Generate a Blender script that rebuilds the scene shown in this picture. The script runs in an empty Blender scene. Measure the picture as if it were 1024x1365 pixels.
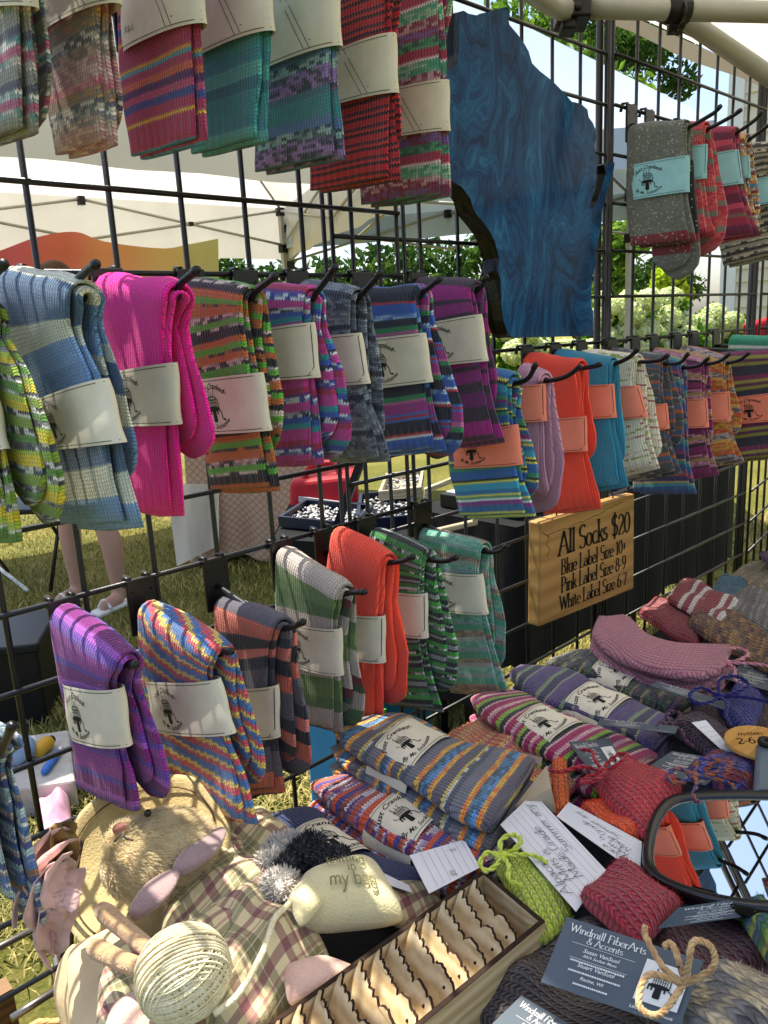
import bpy, bmesh, math, random
import numpy as np
from mathutils import Vector, noise as mnoise
from math import pi, sin, cos, radians, sqrt
random.seed(7)
S = bpy.context.scene
COL = S.collection
# ---------------------------------------------------------------- camera (world x runs along the grid wall, y goes through it)
F = 1040.; CX, CY = 512., 682.5; ZC = 1.34; YW = .744
_dn = np.array([233, 4462, 1040.]); _dn /= np.linalg.norm(_dn)
_dx = np.array([1138, -302, 1040.]); _dx -= _dn*_dx.dot(_dn); _dx /= np.linalg.norm(_dx)
_dy = np.cross(-_dn, _dx)
MW = np.array([_dx, _dy, -_dn]); CAM = np.array([0, 0, ZC])
cd = bpy.data.cameras.new('camera'); cam = bpy.data.objects.new('camera', cd); COL.objects.link(cam)
cd.sensor_fit = 'VERTICAL'; cd.sensor_height = 36.; cd.lens = 36*F/1365.; cd.clip_start = .02; cd.clip_end = 400
_r, _d, _f = MW[:, 0], MW[:, 1], MW[:, 2]
from mathutils import Matrix
cam.matrix_world = Matrix(((_r[0], -_d[0], -_f[0], 0), (_r[1], -_d[1], -_f[1], 0), (_r[2], -_d[2], -_f[2], ZC), (0, 0, 0, 1)))
S.camera = cam
# ---------------------------------------------------------------- sky, sun, exposure
SUN = np.array([-.06, 1., 0.]); SUN /= np.linalg.norm(SUN); SEL = radians(71)
w = bpy.data.worlds.new('World'); S.world = w; w.use_nodes = True
nt = w.node_tree; bg = nt.nodes['Background']
sk = nt.nodes.new('ShaderNodeTexSky'); sk.sky_type = 'NISHITA'; sk.sun_disc = False
sk.sun_elevation = SEL; sk.sun_rotation = math.atan2(SUN[0], SUN[1]); sk.air_density = 1.0; sk.dust_density = 2.2; sk.ozone_density = 1.
nt.links.new(sk.outputs[0], bg.inputs[0]); bg.inputs[1].default_value = .13
sl = bpy.data.lights.new('sun', 'SUN'); sl.energy = 4.6; sl.angle = radians(.53); sl.color = (1, .93, .82)
so = bpy.data.objects.new('sun', sl); COL.objects.link(so)
sdir = Vector((SUN[0]*cos(SEL), SUN[1]*cos(SEL), sin(SEL)))
so.rotation_euler = sdir.to_track_quat('Z', 'Y').to_euler(); so.location = (0, 0, 8)
S.view_settings.view_transform = 'Standard'; S.view_settings.look = 'None'; S.view_settings.gamma = 1
S.view_settings.exposure = 1.2
S.cycles.max_bounces = 7; S.cycles.transparent_max_bounces = 8; S.cycles.caustics_reflective = False; S.cycles.caustics_refractive = False
# ---------------------------------------------------------------- pixel (of the 1024 px photo) to point
def ray(x, y): return MW @ np.array([(x-CX)/F, (y-CY)/F, 1.])
def onX(p, v): r = ray(*p); return CAM + r*(v/r[0])
def onY(p, v): r = ray(*p); return CAM + r*(v/r[1])
def onZ(p, v): r = ray(*p); return CAM + r*((v-ZC)/r[2])
def onP(p, q, n): r = ray(*p); return CAM + r*(np.dot(np.array(q)-CAM, n)/np.dot(r, n))
def atD(p, D): return CAM + ray(*p)*D
RH = np.array([_r[0], _r[1]]); RH /= np.linalg.norm(RH); FH = np.array([_f[0], _f[1]]); FH /= np.linalg.norm(FH)
def W(X, Z, z=0.): v = RH*X + FH*Z; return np.array([v[0], v[1], z])
# ---------------------------------------------------------------- scene graph helpers
def hx(s, k=1.):
    s = s.lstrip('#')
    if len(s) == 3: s = ''.join(c*2 for c in s)
    c = [int(s[i:i+2], 16)/255 for i in (0, 2, 4)]
    return tuple(k*(v/12.92 if v <= .04045 else ((v+.055)/1.055)**2.4) for v in c) + (1.,)
def tag(o, label=None, cat=None, group=None, kind=None):
    if label: o['label'] = label
    if cat: o['category'] = cat
    if group: o['group'] = group
    if kind: o['kind'] = kind
    return o
def thing(name, loc, label, cat, group=None):
    o = bpy.data.objects.new(name, None); COL.objects.link(o); o.location = Vector(loc); o.empty_display_size = .05
    return tag(o, label, cat, group)
def link(name, me, mat=None, parent=None, smooth=True):
    if mat is not None and not len(me.materials): me.materials.append(mat)
    o = bpy.data.objects.new(name, me); COL.objects.link(o)
    if smooth:
        for p in me.polygons: p.use_smooth = True
    if parent is not None:
        o.parent = parent
        T = Vector(parent.location) if parent.parent is None else Vector(parent.location)+Vector(parent.parent.location)
        o.location = -T
    return o
def mk(name, V, Fc, mat=None, parent=None, smooth=True, uv=None, at=None):
    """mesh object from world-space verts; children keep world coordinates"""
    me = bpy.data.meshes.new(name)
    me.from_pydata([tuple(map(float, v)) for v in V], [], [tuple(f) for f in Fc])
    if uv is not None:
        l = me.uv_layers.new(name='UVMap')
        if isinstance(uv, tuple): l.data.foreach_set('uv', np.asarray(uv[0], dtype=np.float32).ravel())
        else:
            vi = np.zeros(len(me.loops), dtype=np.int32); me.loops.foreach_get('vertex_index', vi)
            l.data.foreach_set('uv', np.asarray(uv, dtype=np.float32)[vi].ravel())
    return link(name, me, mat, parent, smooth)
class MB:
    def __init__(s): s.V = []; s.F = []
    def add(s, V, F_):
        o = len(s.V); s.V += [tuple(v) for v in V]; s.F += [tuple(i+o for i in f) for f in F_]; return s
    def box(s, c, h, ax=None):
        c = np.array(c, float); A = np.eye(3) if ax is None else np.array(ax, float)
        V = [c + A[0]*h[0]*i + A[1]*h[1]*j + A[2]*h[2]*k for i in (-1, 1) for j in (-1, 1) for k in (-1, 1)]
        return s.add(V, [(0, 1, 3, 2), (4, 6, 7, 5), (0, 4, 5, 1), (2, 3, 7, 6), (0, 2, 6, 4), (1, 5, 7, 3)])
    def tube(s, P, r, k=8, cap=True):
        P = [np.array(p, float) for p in P]; n = len(P); R = r if hasattr(r, '__len__') else [r]*n
        up = np.array([.13, .27, .95]); V = []
        for i, p in enumerate(P):
            t = P[min(i+1, n-1)] - P[max(i-1, 0)]; t /= (np.linalg.norm(t)+1e-9)
            a = np.cross(t, up); la = np.linalg.norm(a)
            if la < 1e-3: a = np.cross(t, [1, 0, 0]); la = np.linalg.norm(a)
            a /= la; b = np.cross(t, a)
            V += [p + R[i]*(a*cos(2*pi*j/k) + b*sin(2*pi*j/k)) for j in range(k)]
        Fc = [(i*k+j, i*k+(j+1) % k, (i+1)*k+(j+1) % k, (i+1)*k+j) for i in range(n-1) for j in range(k)]
        if cap: Fc += [tuple(range(k-1, -1, -1)), tuple((n-1)*k+j for j in range(k))]
        return s.add(V, Fc)
    def rope(s, P, r, strands=2, pitch=None):
        P = [np.array(p, float) for p in P]; n = len(P); L = sum(np.linalg.norm(P[i+1]-P[i]) for i in range(n-1)); m = max(24, int(L/(r*.7))); Q = crom(P, m); pitch = pitch or r*7; ds = L/m
        for k in range(strands):
            out = []
            for i in range(m):
                t = Q[min(i+1, m-1)]-Q[max(i-1, 0)]; t /= np.linalg.norm(t)+1e-9; a = np.cross(t, (.13, .27, .95)); a /= np.linalg.norm(a)+1e-9; b = np.cross(t, a); q = 2*pi*(i*ds/pitch+k/strands); out.append(Q[i]+(a*cos(q)+b*sin(q))*r*.5)
            s.tube(out, r*.58, 5)
        return s
    def prism(s, poly, off):
        n = len(poly); poly = [np.array(p, float) for p in poly]; off = np.array(off, float)
        return s.add(poly + [p+off for p in poly], [tuple(range(n))] + [tuple(range(2*n-1, n-1, -1))] + [(i, i+n, (i+1) % n+n, (i+1) % n) for i in range(n)])
    def lathe(s, prof, c, k=20, ax=None):
        c = np.array(c, float); A = np.eye(3) if ax is None else np.array(ax, float); n = len(prof)
        V = [c + A[0]*r*cos(2*pi*j/k) + A[1]*r*sin(2*pi*j/k) + A[2]*z for r, z in prof for j in range(k)]
        return s.add(V, [(i*k+j, i*k+(j+1) % k, (i+1)*k+(j+1) % k, (i+1)*k+j) for i in range(n-1) for j in range(k)])
    def build(s, name, mat, parent=None, smooth=False): return mk(name, s.V, s.F, mat, parent, smooth)
def bevel(o, wd=.002, seg=2):
    m = o.modifiers.new('bevel', 'BEVEL'); m.width = wd; m.segments = seg; m.limit_method = 'ANGLE'; m.angle_limit = radians(40)
    return o
def crom(P, n):
    """Catmull-Rom resample of rows (arrays)"""
    P = np.array(P, float)
    if len(P) == 1: return np.repeat(P, n, 0)
    E = np.vstack([2*P[0]-P[1], P, 2*P[-1]-P[-2]]); out = []
    for q in np.linspace(0, len(P)-1-1e-9, n):
        i = int(q); t = q-i; a, b, c, d = E[i:i+4]
        out.append(.5*((2*b) + (c-a)*t + (2*a-5*b+4*c-d)*t*t + (3*b-a-3*c+d)*t**3))
    return np.array(out)
def basis(n, hint=(0, 0, 1)):
    n = np.array(n, float); n /= np.linalg.norm(n); a = np.cross(hint, n); a /= np.linalg.norm(a); return a, np.cross(n, a), n
# ---------------------------------------------------------------- materials
class N:
    def __init__(s, name):
        s.m = bpy.data.materials.new(name); s.m.use_nodes = True; s.t = s.m.node_tree; s.b = s.t.nodes['Principled BSDF']
        s.out = s.t.nodes['Material Output']
    def n(s, typ, **k):
        o = s.t.nodes.new(typ)
        for a, v in k.items(): setattr(o, a, v)
        return o
    def put(s, sock, v):
        if hasattr(v, 'is_output'): s.t.links.new(v, sock)
        else: sock.default_value = v
    def M(s, op, a, b=0., c=None):
        o = s.n('ShaderNodeMath', operation=op); s.put(o.inputs[0], a); s.put(o.inputs[1], b)
        if c is not None: s.put(o.inputs[2], c)
        return o.outputs[0]
    def mix(s, f, a, b, bt='MIX'):
        o = s.n('ShaderNodeMix', data_type='RGBA', blend_type=bt); s.put(o.inputs[0], f); s.put(o.inputs[6], a); s.put(o.inputs[7], b); return o.outputs[2]
    def noise(s, vec, scale, detail=3., rough=.5, dim='3D'):
        o = s.n('ShaderNodeTexNoise', noise_dimensions=dim); s.put(o.inputs['Scale'], scale); o.inputs['Detail'].default_value = detail; o.inputs['Roughness'].default_value = rough
        if vec is not None: s.t.links.new(vec, o.inputs['Vector'])
        return o.outputs[0]
    def ramp(s, f, stops, interp='LINEAR'):
        o = s.n('ShaderNodeValToRGB'); r = o.color_ramp; r.interpolation = interp; s.put(o.inputs[0], f)
        while len(r.elements) < len(stops): r.elements.new(.5)
        for e, (p, c) in zip(r.elements, stops): e.position = p; e.color = c if len(c) == 4 else (*c, 1)
        return o.outputs[0]
    def gen(s): return s.n('ShaderNodeTexCoord').outputs['Object']
    def uv(s): return s.n('ShaderNodeTexCoord').outputs['UV']
    def bump(s, h, dist=.001, st=1.):
        o = s.n('ShaderNodeBump'); o.inputs['Strength'].default_value = st; o.inputs['Distance'].default_value = dist; s.put(o.inputs['Height'], h); s.t.links.new(o.outputs[0], s.b.inputs['Normal'])
    def set(s, **k):
        for a, v in k.items(): s.put(s.b.inputs[a.replace('_', ' ')], v)
        return s.m
def plain(name, col, rough=.6, metal=0., var=.12, scale=30., bump=0., spec=.3, sheen=0.):
    m = N(name); c = hx(col) if isinstance(col, str) else col; g = m.gen(); nz = m.noise(g, scale, 4.)
    lo = tuple(v*(1-var) for v in c[:3])+(1,); hi = tuple(min(1, v*(1+var)) for v in c[:3])+(1,)
    m.set(Base_Color=m.ramp(nz, [(.3, lo), (.7, hi)]), Roughness=rough, Metallic=metal, Specular_IOR_Level=spec, Sheen_Weight=sheen)
    if bump: m.bump(m.noise(g, scale*4, 4.), bump)
    return m.m
def fabric(name, col, trans=.35, var=.06, scale=3., back=None):
    m = N(name); g = m.gen(); c = hx(col); nz = m.noise(g, scale, 4.)
    cc = m.ramp(nz, [(.3, tuple(v*(1-var) for v in c[:3])), (.7, tuple(min(1, v*(1+var)) for v in c[:3]))])
    d = m.n('ShaderNodeBsdfDiffuse'); t = m.n('ShaderNodeBsdfTranslucent'); x = m.n('ShaderNodeMixShader'); x.inputs[0].default_value = trans
    m.t.links.new(cc, d.inputs[0]); m.t.links.new(cc, t.inputs[0]); m.t.links.new(d.outputs[0], x.inputs[1]); m.t.links.new(t.outputs[0], x.inputs[2]); m.t.links.new(x.outputs[0], m.out.inputs[0])
    b = m.n('ShaderNodeBump'); b.inputs['Distance'].default_value = .02; b.inputs['Strength'].default_value = .35
    m.t.links.new(m.noise(g, 2.3, 5., .6), b.inputs['Height']); m.t.links.new(b.outputs[0], d.inputs['Normal'])
    return m.m
def knit(name, stripes, sw=.0039, sh=.0030, slant=0., phase=0., depth=1., var=.22, fleck=None, warp=.5, cuff=False):
    """knitted fabric: V stitches in rows; stripes = [(colour, mm[, second colour])] cycling along the length (UV in metres)"""
    if isinstance(stripes, str): stripes = [(stripes, 10)]
    m = N(name); sp = m.n('ShaderNodeSeparateXYZ'); m.t.links.new(m.uv(), sp.inputs[0]); U, V = sp.outputs[0], sp.outputs[1]
    wv = m.M('MULTIPLY', m.M('SUBTRACT', m.noise(m.uv(), 22., 2.), .5), .006*warp)
    V1 = m.M('ADD', V, wv)
    a = m.M('DIVIDE', U, sw); colm = m.M('FLOOR', a); c = m.M('ABSOLUTE', m.M('SUBTRACT', m.M('SUBTRACT', a, colm), .5))
    r = m.M('ADD', m.M('DIVIDE', V1, sh), m.M('MULTIPLY', c, -1.5)); row = m.M('FLOOR', r); fr = m.M('SUBTRACT', r, row)
    P = sum(s[1] for s in stripes)/1000.
    pos = m.M('FRACT', m.M('ADD', m.M('DIVIDE', m.M('ADD', m.M('MULTIPLY', row, sh), m.M('MULTIPLY', m.M('MULTIPLY', colm, sw), slant)), P), phase))
    A, B, q = [], [], 0.
    for s in stripes:
        c1 = hx(s[0]); c2 = hx(s[2]) if len(s) > 2 else c1
        A.append((q/P/1000., c1)); B.append((q/P/1000., c2)); q += s[1]
    def wn(x, y):
        cb = m.n('ShaderNodeCombineXYZ'); m.put(cb.inputs[0], x); m.put(cb.inputs[1], y)
        o = m.n('ShaderNodeTexWhiteNoise', noise_dimensions='2D'); m.t.links.new(cb.outputs[0], o.inputs[0]); return o.outputs[0]
    col = m.ramp(pos, A, 'CONSTANT')
    if any(len(s) > 2 for s in stripes):
        w2 = wn(m.M('FLOOR', m.M('DIVIDE', m.M('ADD', colm, m.M('MULTIPLY', wn(row, 5.), 9.)), 1.9)), m.M('ADD', row, 11.))
        mf = m.n('ShaderNodeMapRange'); m.put(mf.inputs[0], w2); mf.inputs[1].default_value = .30; mf.inputs[2].default_value = .72; col = m.mix(mf.outputs[0], col, m.ramp(pos, B, 'CONSTANT'))
    if fleck:
        col = m.mix(m.M('GREATER_THAN', wn(m.M('ADD', colm, 91.), row), fleck[1]), col, hx(fleck[0]))
    rnd = wn(colm, m.M('ADD', row, 37.))
    big = m.noise(m.uv(), 55., 3.)
    val = m.M('ADD', 1.42-var*.9, m.M('ADD', m.M('MULTIPLY', rnd, var*.8), m.M('MULTIPLY', big, var)))
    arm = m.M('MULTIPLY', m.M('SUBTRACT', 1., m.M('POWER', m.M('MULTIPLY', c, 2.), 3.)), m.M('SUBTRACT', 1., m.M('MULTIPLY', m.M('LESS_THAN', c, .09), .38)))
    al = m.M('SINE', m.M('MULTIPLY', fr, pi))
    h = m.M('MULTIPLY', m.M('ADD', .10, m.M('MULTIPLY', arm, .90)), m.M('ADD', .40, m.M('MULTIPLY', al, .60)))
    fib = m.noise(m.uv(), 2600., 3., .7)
    occ = m.M('ADD', .30, m.M('MULTIPLY', h, .95))  # shade in the gaps between stitches, darkened into the yarn colour
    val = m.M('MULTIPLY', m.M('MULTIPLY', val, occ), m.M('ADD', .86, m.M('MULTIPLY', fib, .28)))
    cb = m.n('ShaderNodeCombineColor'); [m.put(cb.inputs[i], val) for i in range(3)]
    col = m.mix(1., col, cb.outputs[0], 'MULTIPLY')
    if cuff:
        rb = m.M('MULTIPLY', m.M('LESS_THAN', V, .026), m.M('SINE', m.M('MULTIPLY', U, 2*pi/(sw*3)))); h = m.M('ADD', h, m.M('MULTIPLY', rb, .55))
    m.set(Base_Color=col, Roughness=.92, Specular_IOR_Level=.12, Sheen_Weight=.3, Sheen_Roughness=.5)
    m.bump(m.M('ADD', h, m.M('MULTIPLY', fib, .35)), sh*.55*depth, 1.)
    return m.m
BLK = N('black_powder_coat'); BLK.set(Base_Color=hx('#0e0e0f'), Roughness=.38, Specular_IOR_Level=.45); BLK.bump(BLK.noise(BLK.gen(), 420., 2.), .0004, .5); BLK = BLK.m
PAPER = {k: plain('paper_'+k, c, .75, var=.05, scale=60., spec=.2) for k, c in dict(white='#ded6c0', pink='#ee8b74', blue='#92c4d2').items()}
INK = plain('printing_ink', '#16161a', .7, var=.05)
# ---------------------------------------------------------------- lofted soft shapes
def sgn(v): return (v > 0) - (v < 0)
def loft(name, L, R, Nn, T, mat, parent, k=20, ex=.55, wr=.0012, seed=0., capv=True, fz=0):
    """flattened tube: rib i spans L[i]..R[i], half thickness T[i] along Nn[i]"""
    L, R, Nn = np.array(L), np.array(R), np.array(Nn); n = len(L); V = []; UV = []
    mid = (L+R)/2; v = np.concatenate([[0], np.cumsum(np.linalg.norm(np.diff(mid, axis=0), axis=1))])
    vl = np.concatenate([[0], np.cumsum(np.linalg.norm(np.diff(L, axis=0), axis=1))]); vr = np.concatenate([[0], np.cumsum(np.linalg.norm(np.diff(R, axis=0), axis=1))])
    K = k; LU = []
    for i in range(n):
        hw = (R[i]-L[i])/2; wl = np.linalg.norm(hw); nn = Nn[i]/np.linalg.norm(Nn[i]); us = []
        for j in range(K+1):
            a = -pi/2+2*pi*j/K; ca, sa = cos(a), sin(a)
            s = sgn(ca)*abs(ca)**.8 if abs(ca) > 1e-9 else 0.; h = sgn(sa)*abs(sa)**ex
            us.append(s*wl if -1e-9 <= a <= pi+1e-9 else (wl+(1-s)*wl if a < 0 else -wl-(1+s)*wl))
            if j == K: continue
            z = mnoise.noise(Vector((s*wl*26+seed*7.1, v[i]*17+seed*3.3, h*.6+seed)))
            we = 1+.045*mnoise.noise(Vector((sgn(s)*3.3+seed, v[i]*34, seed*2.)))
            V.append(mid[i] + hw*s*we + nn*(T[i]*h + z*wr*2))
        UV.append(us)
    Fc = []
    for i in range(n-1):
        for j in range(K):
            Fc.append((i*K+j, i*K+(j+1) % K, (i+1)*K+(j+1) % K, (i+1)*K+j))
            LU += [(UV[i][j], v[i]), (UV[i][j+1], v[i]), (UV[i+1][j+1], v[i+1]), (UV[i+1][j], v[i+1])]
    if capv:
        for i in (0, n-1):
            c = len(V); V.append(mid[i] + (mid[i]-mid[1 if i == 0 else n-2])*.15)
            for j in range(K):
                if i == 0: Fc.append((c, (j+1) % K, j)); LU += [(UV[0][j], v[0]-.004), (UV[0][j+1], v[0]), (UV[0][j], v[0])]
                else: Fc.append((c, i*K+j, i*K+(j+1) % K)); LU += [(UV[i][j], v[i]+.004), (UV[i][j], v[i]), (UV[i][j+1], v[i])]
    if fz:   # stray fibres
        rr = random.Random(int(seed*100)+k); q4 = [f for f in Fc if len(f) == 4]
        for _ in range(fz):
            fi = rr.randrange(len(q4)); f = q4[fi]; a, b = rr.random(), rr.random(); p = (V[f[0]]*(1-a)+V[f[1]]*a)*(1-b)+(V[f[3]]*(1-a)+V[f[2]]*a)*b
            nn = np.cross(V[f[1]]-V[f[0]], V[f[3]]-V[f[0]]); nn = nn/(np.linalg.norm(nn)+1e-12); d = nn+np.array([rr.gauss(0, .7) for _ in range(3)]); d = d/np.linalg.norm(d)*rr.uniform(.0012, .0042)
            s_ = np.cross(d, (rr.gauss(0, 1), rr.gauss(0, 1), 1.)); s_ = s_/(np.linalg.norm(s_)+1e-12)*.00022; o = len(V); V += [p-s_, p+s_, p+d]; Fc.append((o, o+1, o+2)); u_ = LU[4*fi]; LU += [u_, u_, u_]
    return mk(name, V, Fc, mat, parent, True, (LU,))
# ---------------------------------------------------------------- flat print
_tc = {}
def text_tris(s, size=1., shear=0., bold=0., res=2):
    key = (s, shear, bold, res)
    if key not in _tc:
        cu = bpy.data.curves.new('t', 'FONT'); cu.body = s; cu.resolution_u = res; cu.shear = shear; cu.offset = bold; cu.align_x = 'LEFT'; cu.size = 1.
        o = bpy.data.objects.new('t', cu); COL.objects.link(o)
        me = bpy.data.meshes.new_from_object(o.evaluated_get(bpy.context.evaluated_depsgraph_get()))
        me.calc_loop_triangles()
        P = np.array([v.co[:2] for v in me.vertices]) if len(me.vertices) else np.zeros((0, 2)); T = [tuple(t.vertices) for t in me.loop_triangles]
        bpy.data.objects.remove(o); bpy.data.curves.remove(cu); bpy.data.meshes.remove(me)
        _tc[key] = (P, T)
    P, T = _tc[key]; return P*size, T
class Ink:
    """2-D print: collects triangles in label units (a right, b up)"""
    def __init__(s): s.P = []; s.T = []
    def add(s, P, T): o = len(s.P); s.P += [tuple(p) for p in P]; s.T += [tuple(i+o for i in t) for t in T]
    def line(s, pts, w):
        pts = [np.array(p, float) for p in pts]; n = len(pts); P = []
        for i, p in enumerate(pts):
            t = pts[min(i+1, n-1)]-pts[max(i-1, 0)]; t /= np.linalg.norm(t)+1e-9; q = np.array([-t[1], t[0]])
            ww = w(t) if callable(w) else w
            P += [p+q*ww/2, p-q*ww/2]
        s.add(P, [(2*i, 2*i+1, 2*i+3, 2*i+2) for i in range(n-1)])
    def poly(s, P): s.add(P, [tuple(range(len(P)))])
    def text(s, t, x, y, size, anchor='l', arc=None, shear=0., bold=0., res=2, rot=0.):
        P, T = text_tris(t, size, shear, bold, res)
        if not len(P): return
        wd = P[:, 0].max()
        P = P - np.array([{'l': 0, 'c': wd/2, 'r': wd}[anchor], 0])
        if arc: # arc radius (positive: arching up)
            P = np.array([(sin(p[0]/arc)*(arc+p[1]), cos(p[0]/arc)*(arc+p[1])-arc) for p in P])
        if rot: c, q = cos(rot), sin(rot); P = np.array([(p[0]*c-p[1]*q, p[0]*q+p[1]*c) for p in P])
        s.add(P + np.array([x, y]), T)
    def map(s, fn, name, mat, parent): 
        if s.P: return mk(name, [fn(*p) for p in s.P], s.T, mat, parent, False)
def machine(I, cx, cy, k):
    """hand-cranked circular sock machine on three legs"""
    g = lambda *p: [(cx+x*k, cy+y*k) for x, y in p]
    I.line(g((-5, 7), (-5.6, 15), (-4.6, 16)), .9*k); I.line(g((-1, 8), (-1, 14)), .7*k); I.line(g((3, 8), (3.2, 14.5), (5, 15)), .8*k)
    for i in range(7): I.line(g((-6+i*2, -1), (-6+i*2, 8-abs(i-3)*.3)), .6*k)
    I.line(g(*[(7*cos(t), 8+1.6*sin(t)) for t in np.linspace(0, 2*pi, 17)]), .8*k)
    I.line(g((6, 8), (8.5, 6), (8.6, 0)), 1.*k); I.line(g((-6.4, 4), (6.4, 4)), .5*k)
    I.poly(g(*[(9.5*cos(t), -1.4+2.3*sin(t)) for t in np.linspace(0, 2*pi, 16)[:-1]]))
    I.poly(g((-2.8, -3), (2.8, -3), (3.2, -12), (2.4, -13.5), (-2.4, -13.5), (-3.2, -12)))
    for x in (-8.5, -5.5, 5.5): I.line(g((x, -2), (x*1.02, -6.5)), 1.5*k)
    I.line(g((8, -3), (11, -4), (12.2, -10.5), (13.6, -11)), 1.1*k); I.line(g((13, -11), (17, -11.2)), 1.6*k)
    I.line(g((-10, 0), (-12, 1.5), (-12.4, 4)), .7*k)
class Band:
    """paper band round a folded sock; s -1..1 across (reading direction), t 0..1 from its upper to its lower edge"""
    def __init__(b, TL, TR, BL, BR, Nn, hb): b.c = [np.array(p, float) for p in (TL, TR, BL, BR)]; b.n = np.array(Nn, float)/np.linalg.norm(Nn); b.h = hb; b.H = (np.linalg.norm(b.c[0]-b.c[2])+np.linalg.norm(b.c[1]-b.c[3]))/2; b.W = (np.linalg.norm(b.c[0]-b.c[1])+np.linalg.norm(b.c[2]-b.c[3]))/2
    def p(b, s, t, side=1, off=0.):
        s = max(-1, min(1, s)); l = b.c[0]*(1-t)+b.c[2]*t; r = b.c[1]*(1-t)+b.c[3]*t
        return l*(1-s)/2 + r*(1+s)/2 + side*b.n*(b.h*(1-abs(s)**3.2)**.5 + off) + b.n*.0008*sin(7*t+3*s)
    def build(b, col, parent, style='front', k=1.):
        ss = [-cos(pi*i/16) for i in range(17)]; m = 6; V = []; Fc = []
        loop = [(s, 1) for s in ss] + [(s, -1) for s in ss[-2:0:-1]]; K = len(loop)
        for i in range(m): V += [b.p(s, i/(m-1), sd) for s, sd in loop]
        Fc = [(i*K+j, i*K+(j+1) % K, (i+1)*K+(j+1) % K, (i+1)*K+j) for i in range(m-1) for j in range(K)]
        o = mk('paper_band', V, Fc, PAPER[col], parent); I = Ink(); Wm, Hm = b.W*1000, b.H*1000; q = Hm/53.
        fn = lambda a, y: b.p(2*a/Wm, .5-y/Hm, 1, .0004)
        e = Wm*.497
        for y in (Hm*.5-2.6*q, -Hm*.5+2.6*q): I.line([(x, y) for x in np.linspace(-e, e, 19)], .55*q)
        if style == 'front':
            cx = -Wm*.13
            machine(I, cx, -1.*q, 1.06*q*k)
            I.text('Just Cranked', cx+1*q, 16.2*q, 8.2*q, 'c', 37*q, .35, .012)
            I.text('By Ms. Socksanne', cx+2*q, -21.6*q, 6.8*q, 'c', -40*q, .35, .008)
            for sx in (-1, 1): I.line([(cx+sx*22*q, 11*q), (cx+sx*26*q, 12*q)], .4*q); I.line([(cx+sx*23*q, 13*q), (cx+sx*25.5*q, 9.5*q)], .4*q)
            o2 = I.map(fn, 'printed_emblem', INK, o)
        elif style == 'side':
            I.line([(e-1, Hm*.5-2.6*q), (e-1, -Hm*.3), (e-8*q, -Hm*.5+2.6*q)], .5*q); I.map(fn, 'printed_border', INK, o)
        else:
            I.line([(-Wm*.05, Hm*.46), (Wm*.20, -Hm*.44)], .7*q); I.line([(Wm*.01, Hm*.46), (Wm*.26, -Hm*.44)], .7*q)
            I.line([(Wm*.26, -Hm*.33), (e, -Hm*.33)], .6*q)
            I.text('30 Sp S', -Wm*.3, -Hm*.30, 6*q, 'c', None, .4, 0.); I.map(fn, 'printed_border', INK, o)
        return o
# ---------------------------------------------------------------- a pair of socks folded over a wire hook
HOOKG = 'black wire hooks on the grid wall'
def hook(xu, rod, zr, label):
    """rod: points from the grid to the upturned tip"""
    t = thing('wire_hook', (xu, YW-.004, zr-.05), label, 'hook', HOOKG)
    mb = MB(); mb.box((xu, YW-.0085, zr-.026), (.0155, .0022, .03)); bevel(mb.build('back_plate', BLK, t), .001, 1)
    for sx in (-1, 1):
        mb = MB(); mb.tube([(xu+sx*.0105, YW-.009, zr-.01), (xu+sx*.0105, YW-.007, zr+.005), (xu+sx*.0105, YW+.002, zr+.0058), (xu+sx*.0105, YW+.0052, zr-.006)], .0028, 6)
        mb.build('clip', BLK, t, True)
    mb = MB(); P = crom(rod, 5*len(rod)); mb.tube(P, .0032, 10); o = mb.build('rod', BLK, t, True)
    mb = MB(); d = P[-1]-P[-2]; d /= np.linalg.norm(d); a, b_, c_ = basis(d, (1, 0, 0))
    mb.lathe([(.0001, .0035), (.0026, .0028), (.0038, .0005), (.0038, -.006), (.0031, -.0065)], P[-1], 10, (a, b_, c_)); mb.build('tip_cap', BLK, t, True)
PAIRS = []
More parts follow.
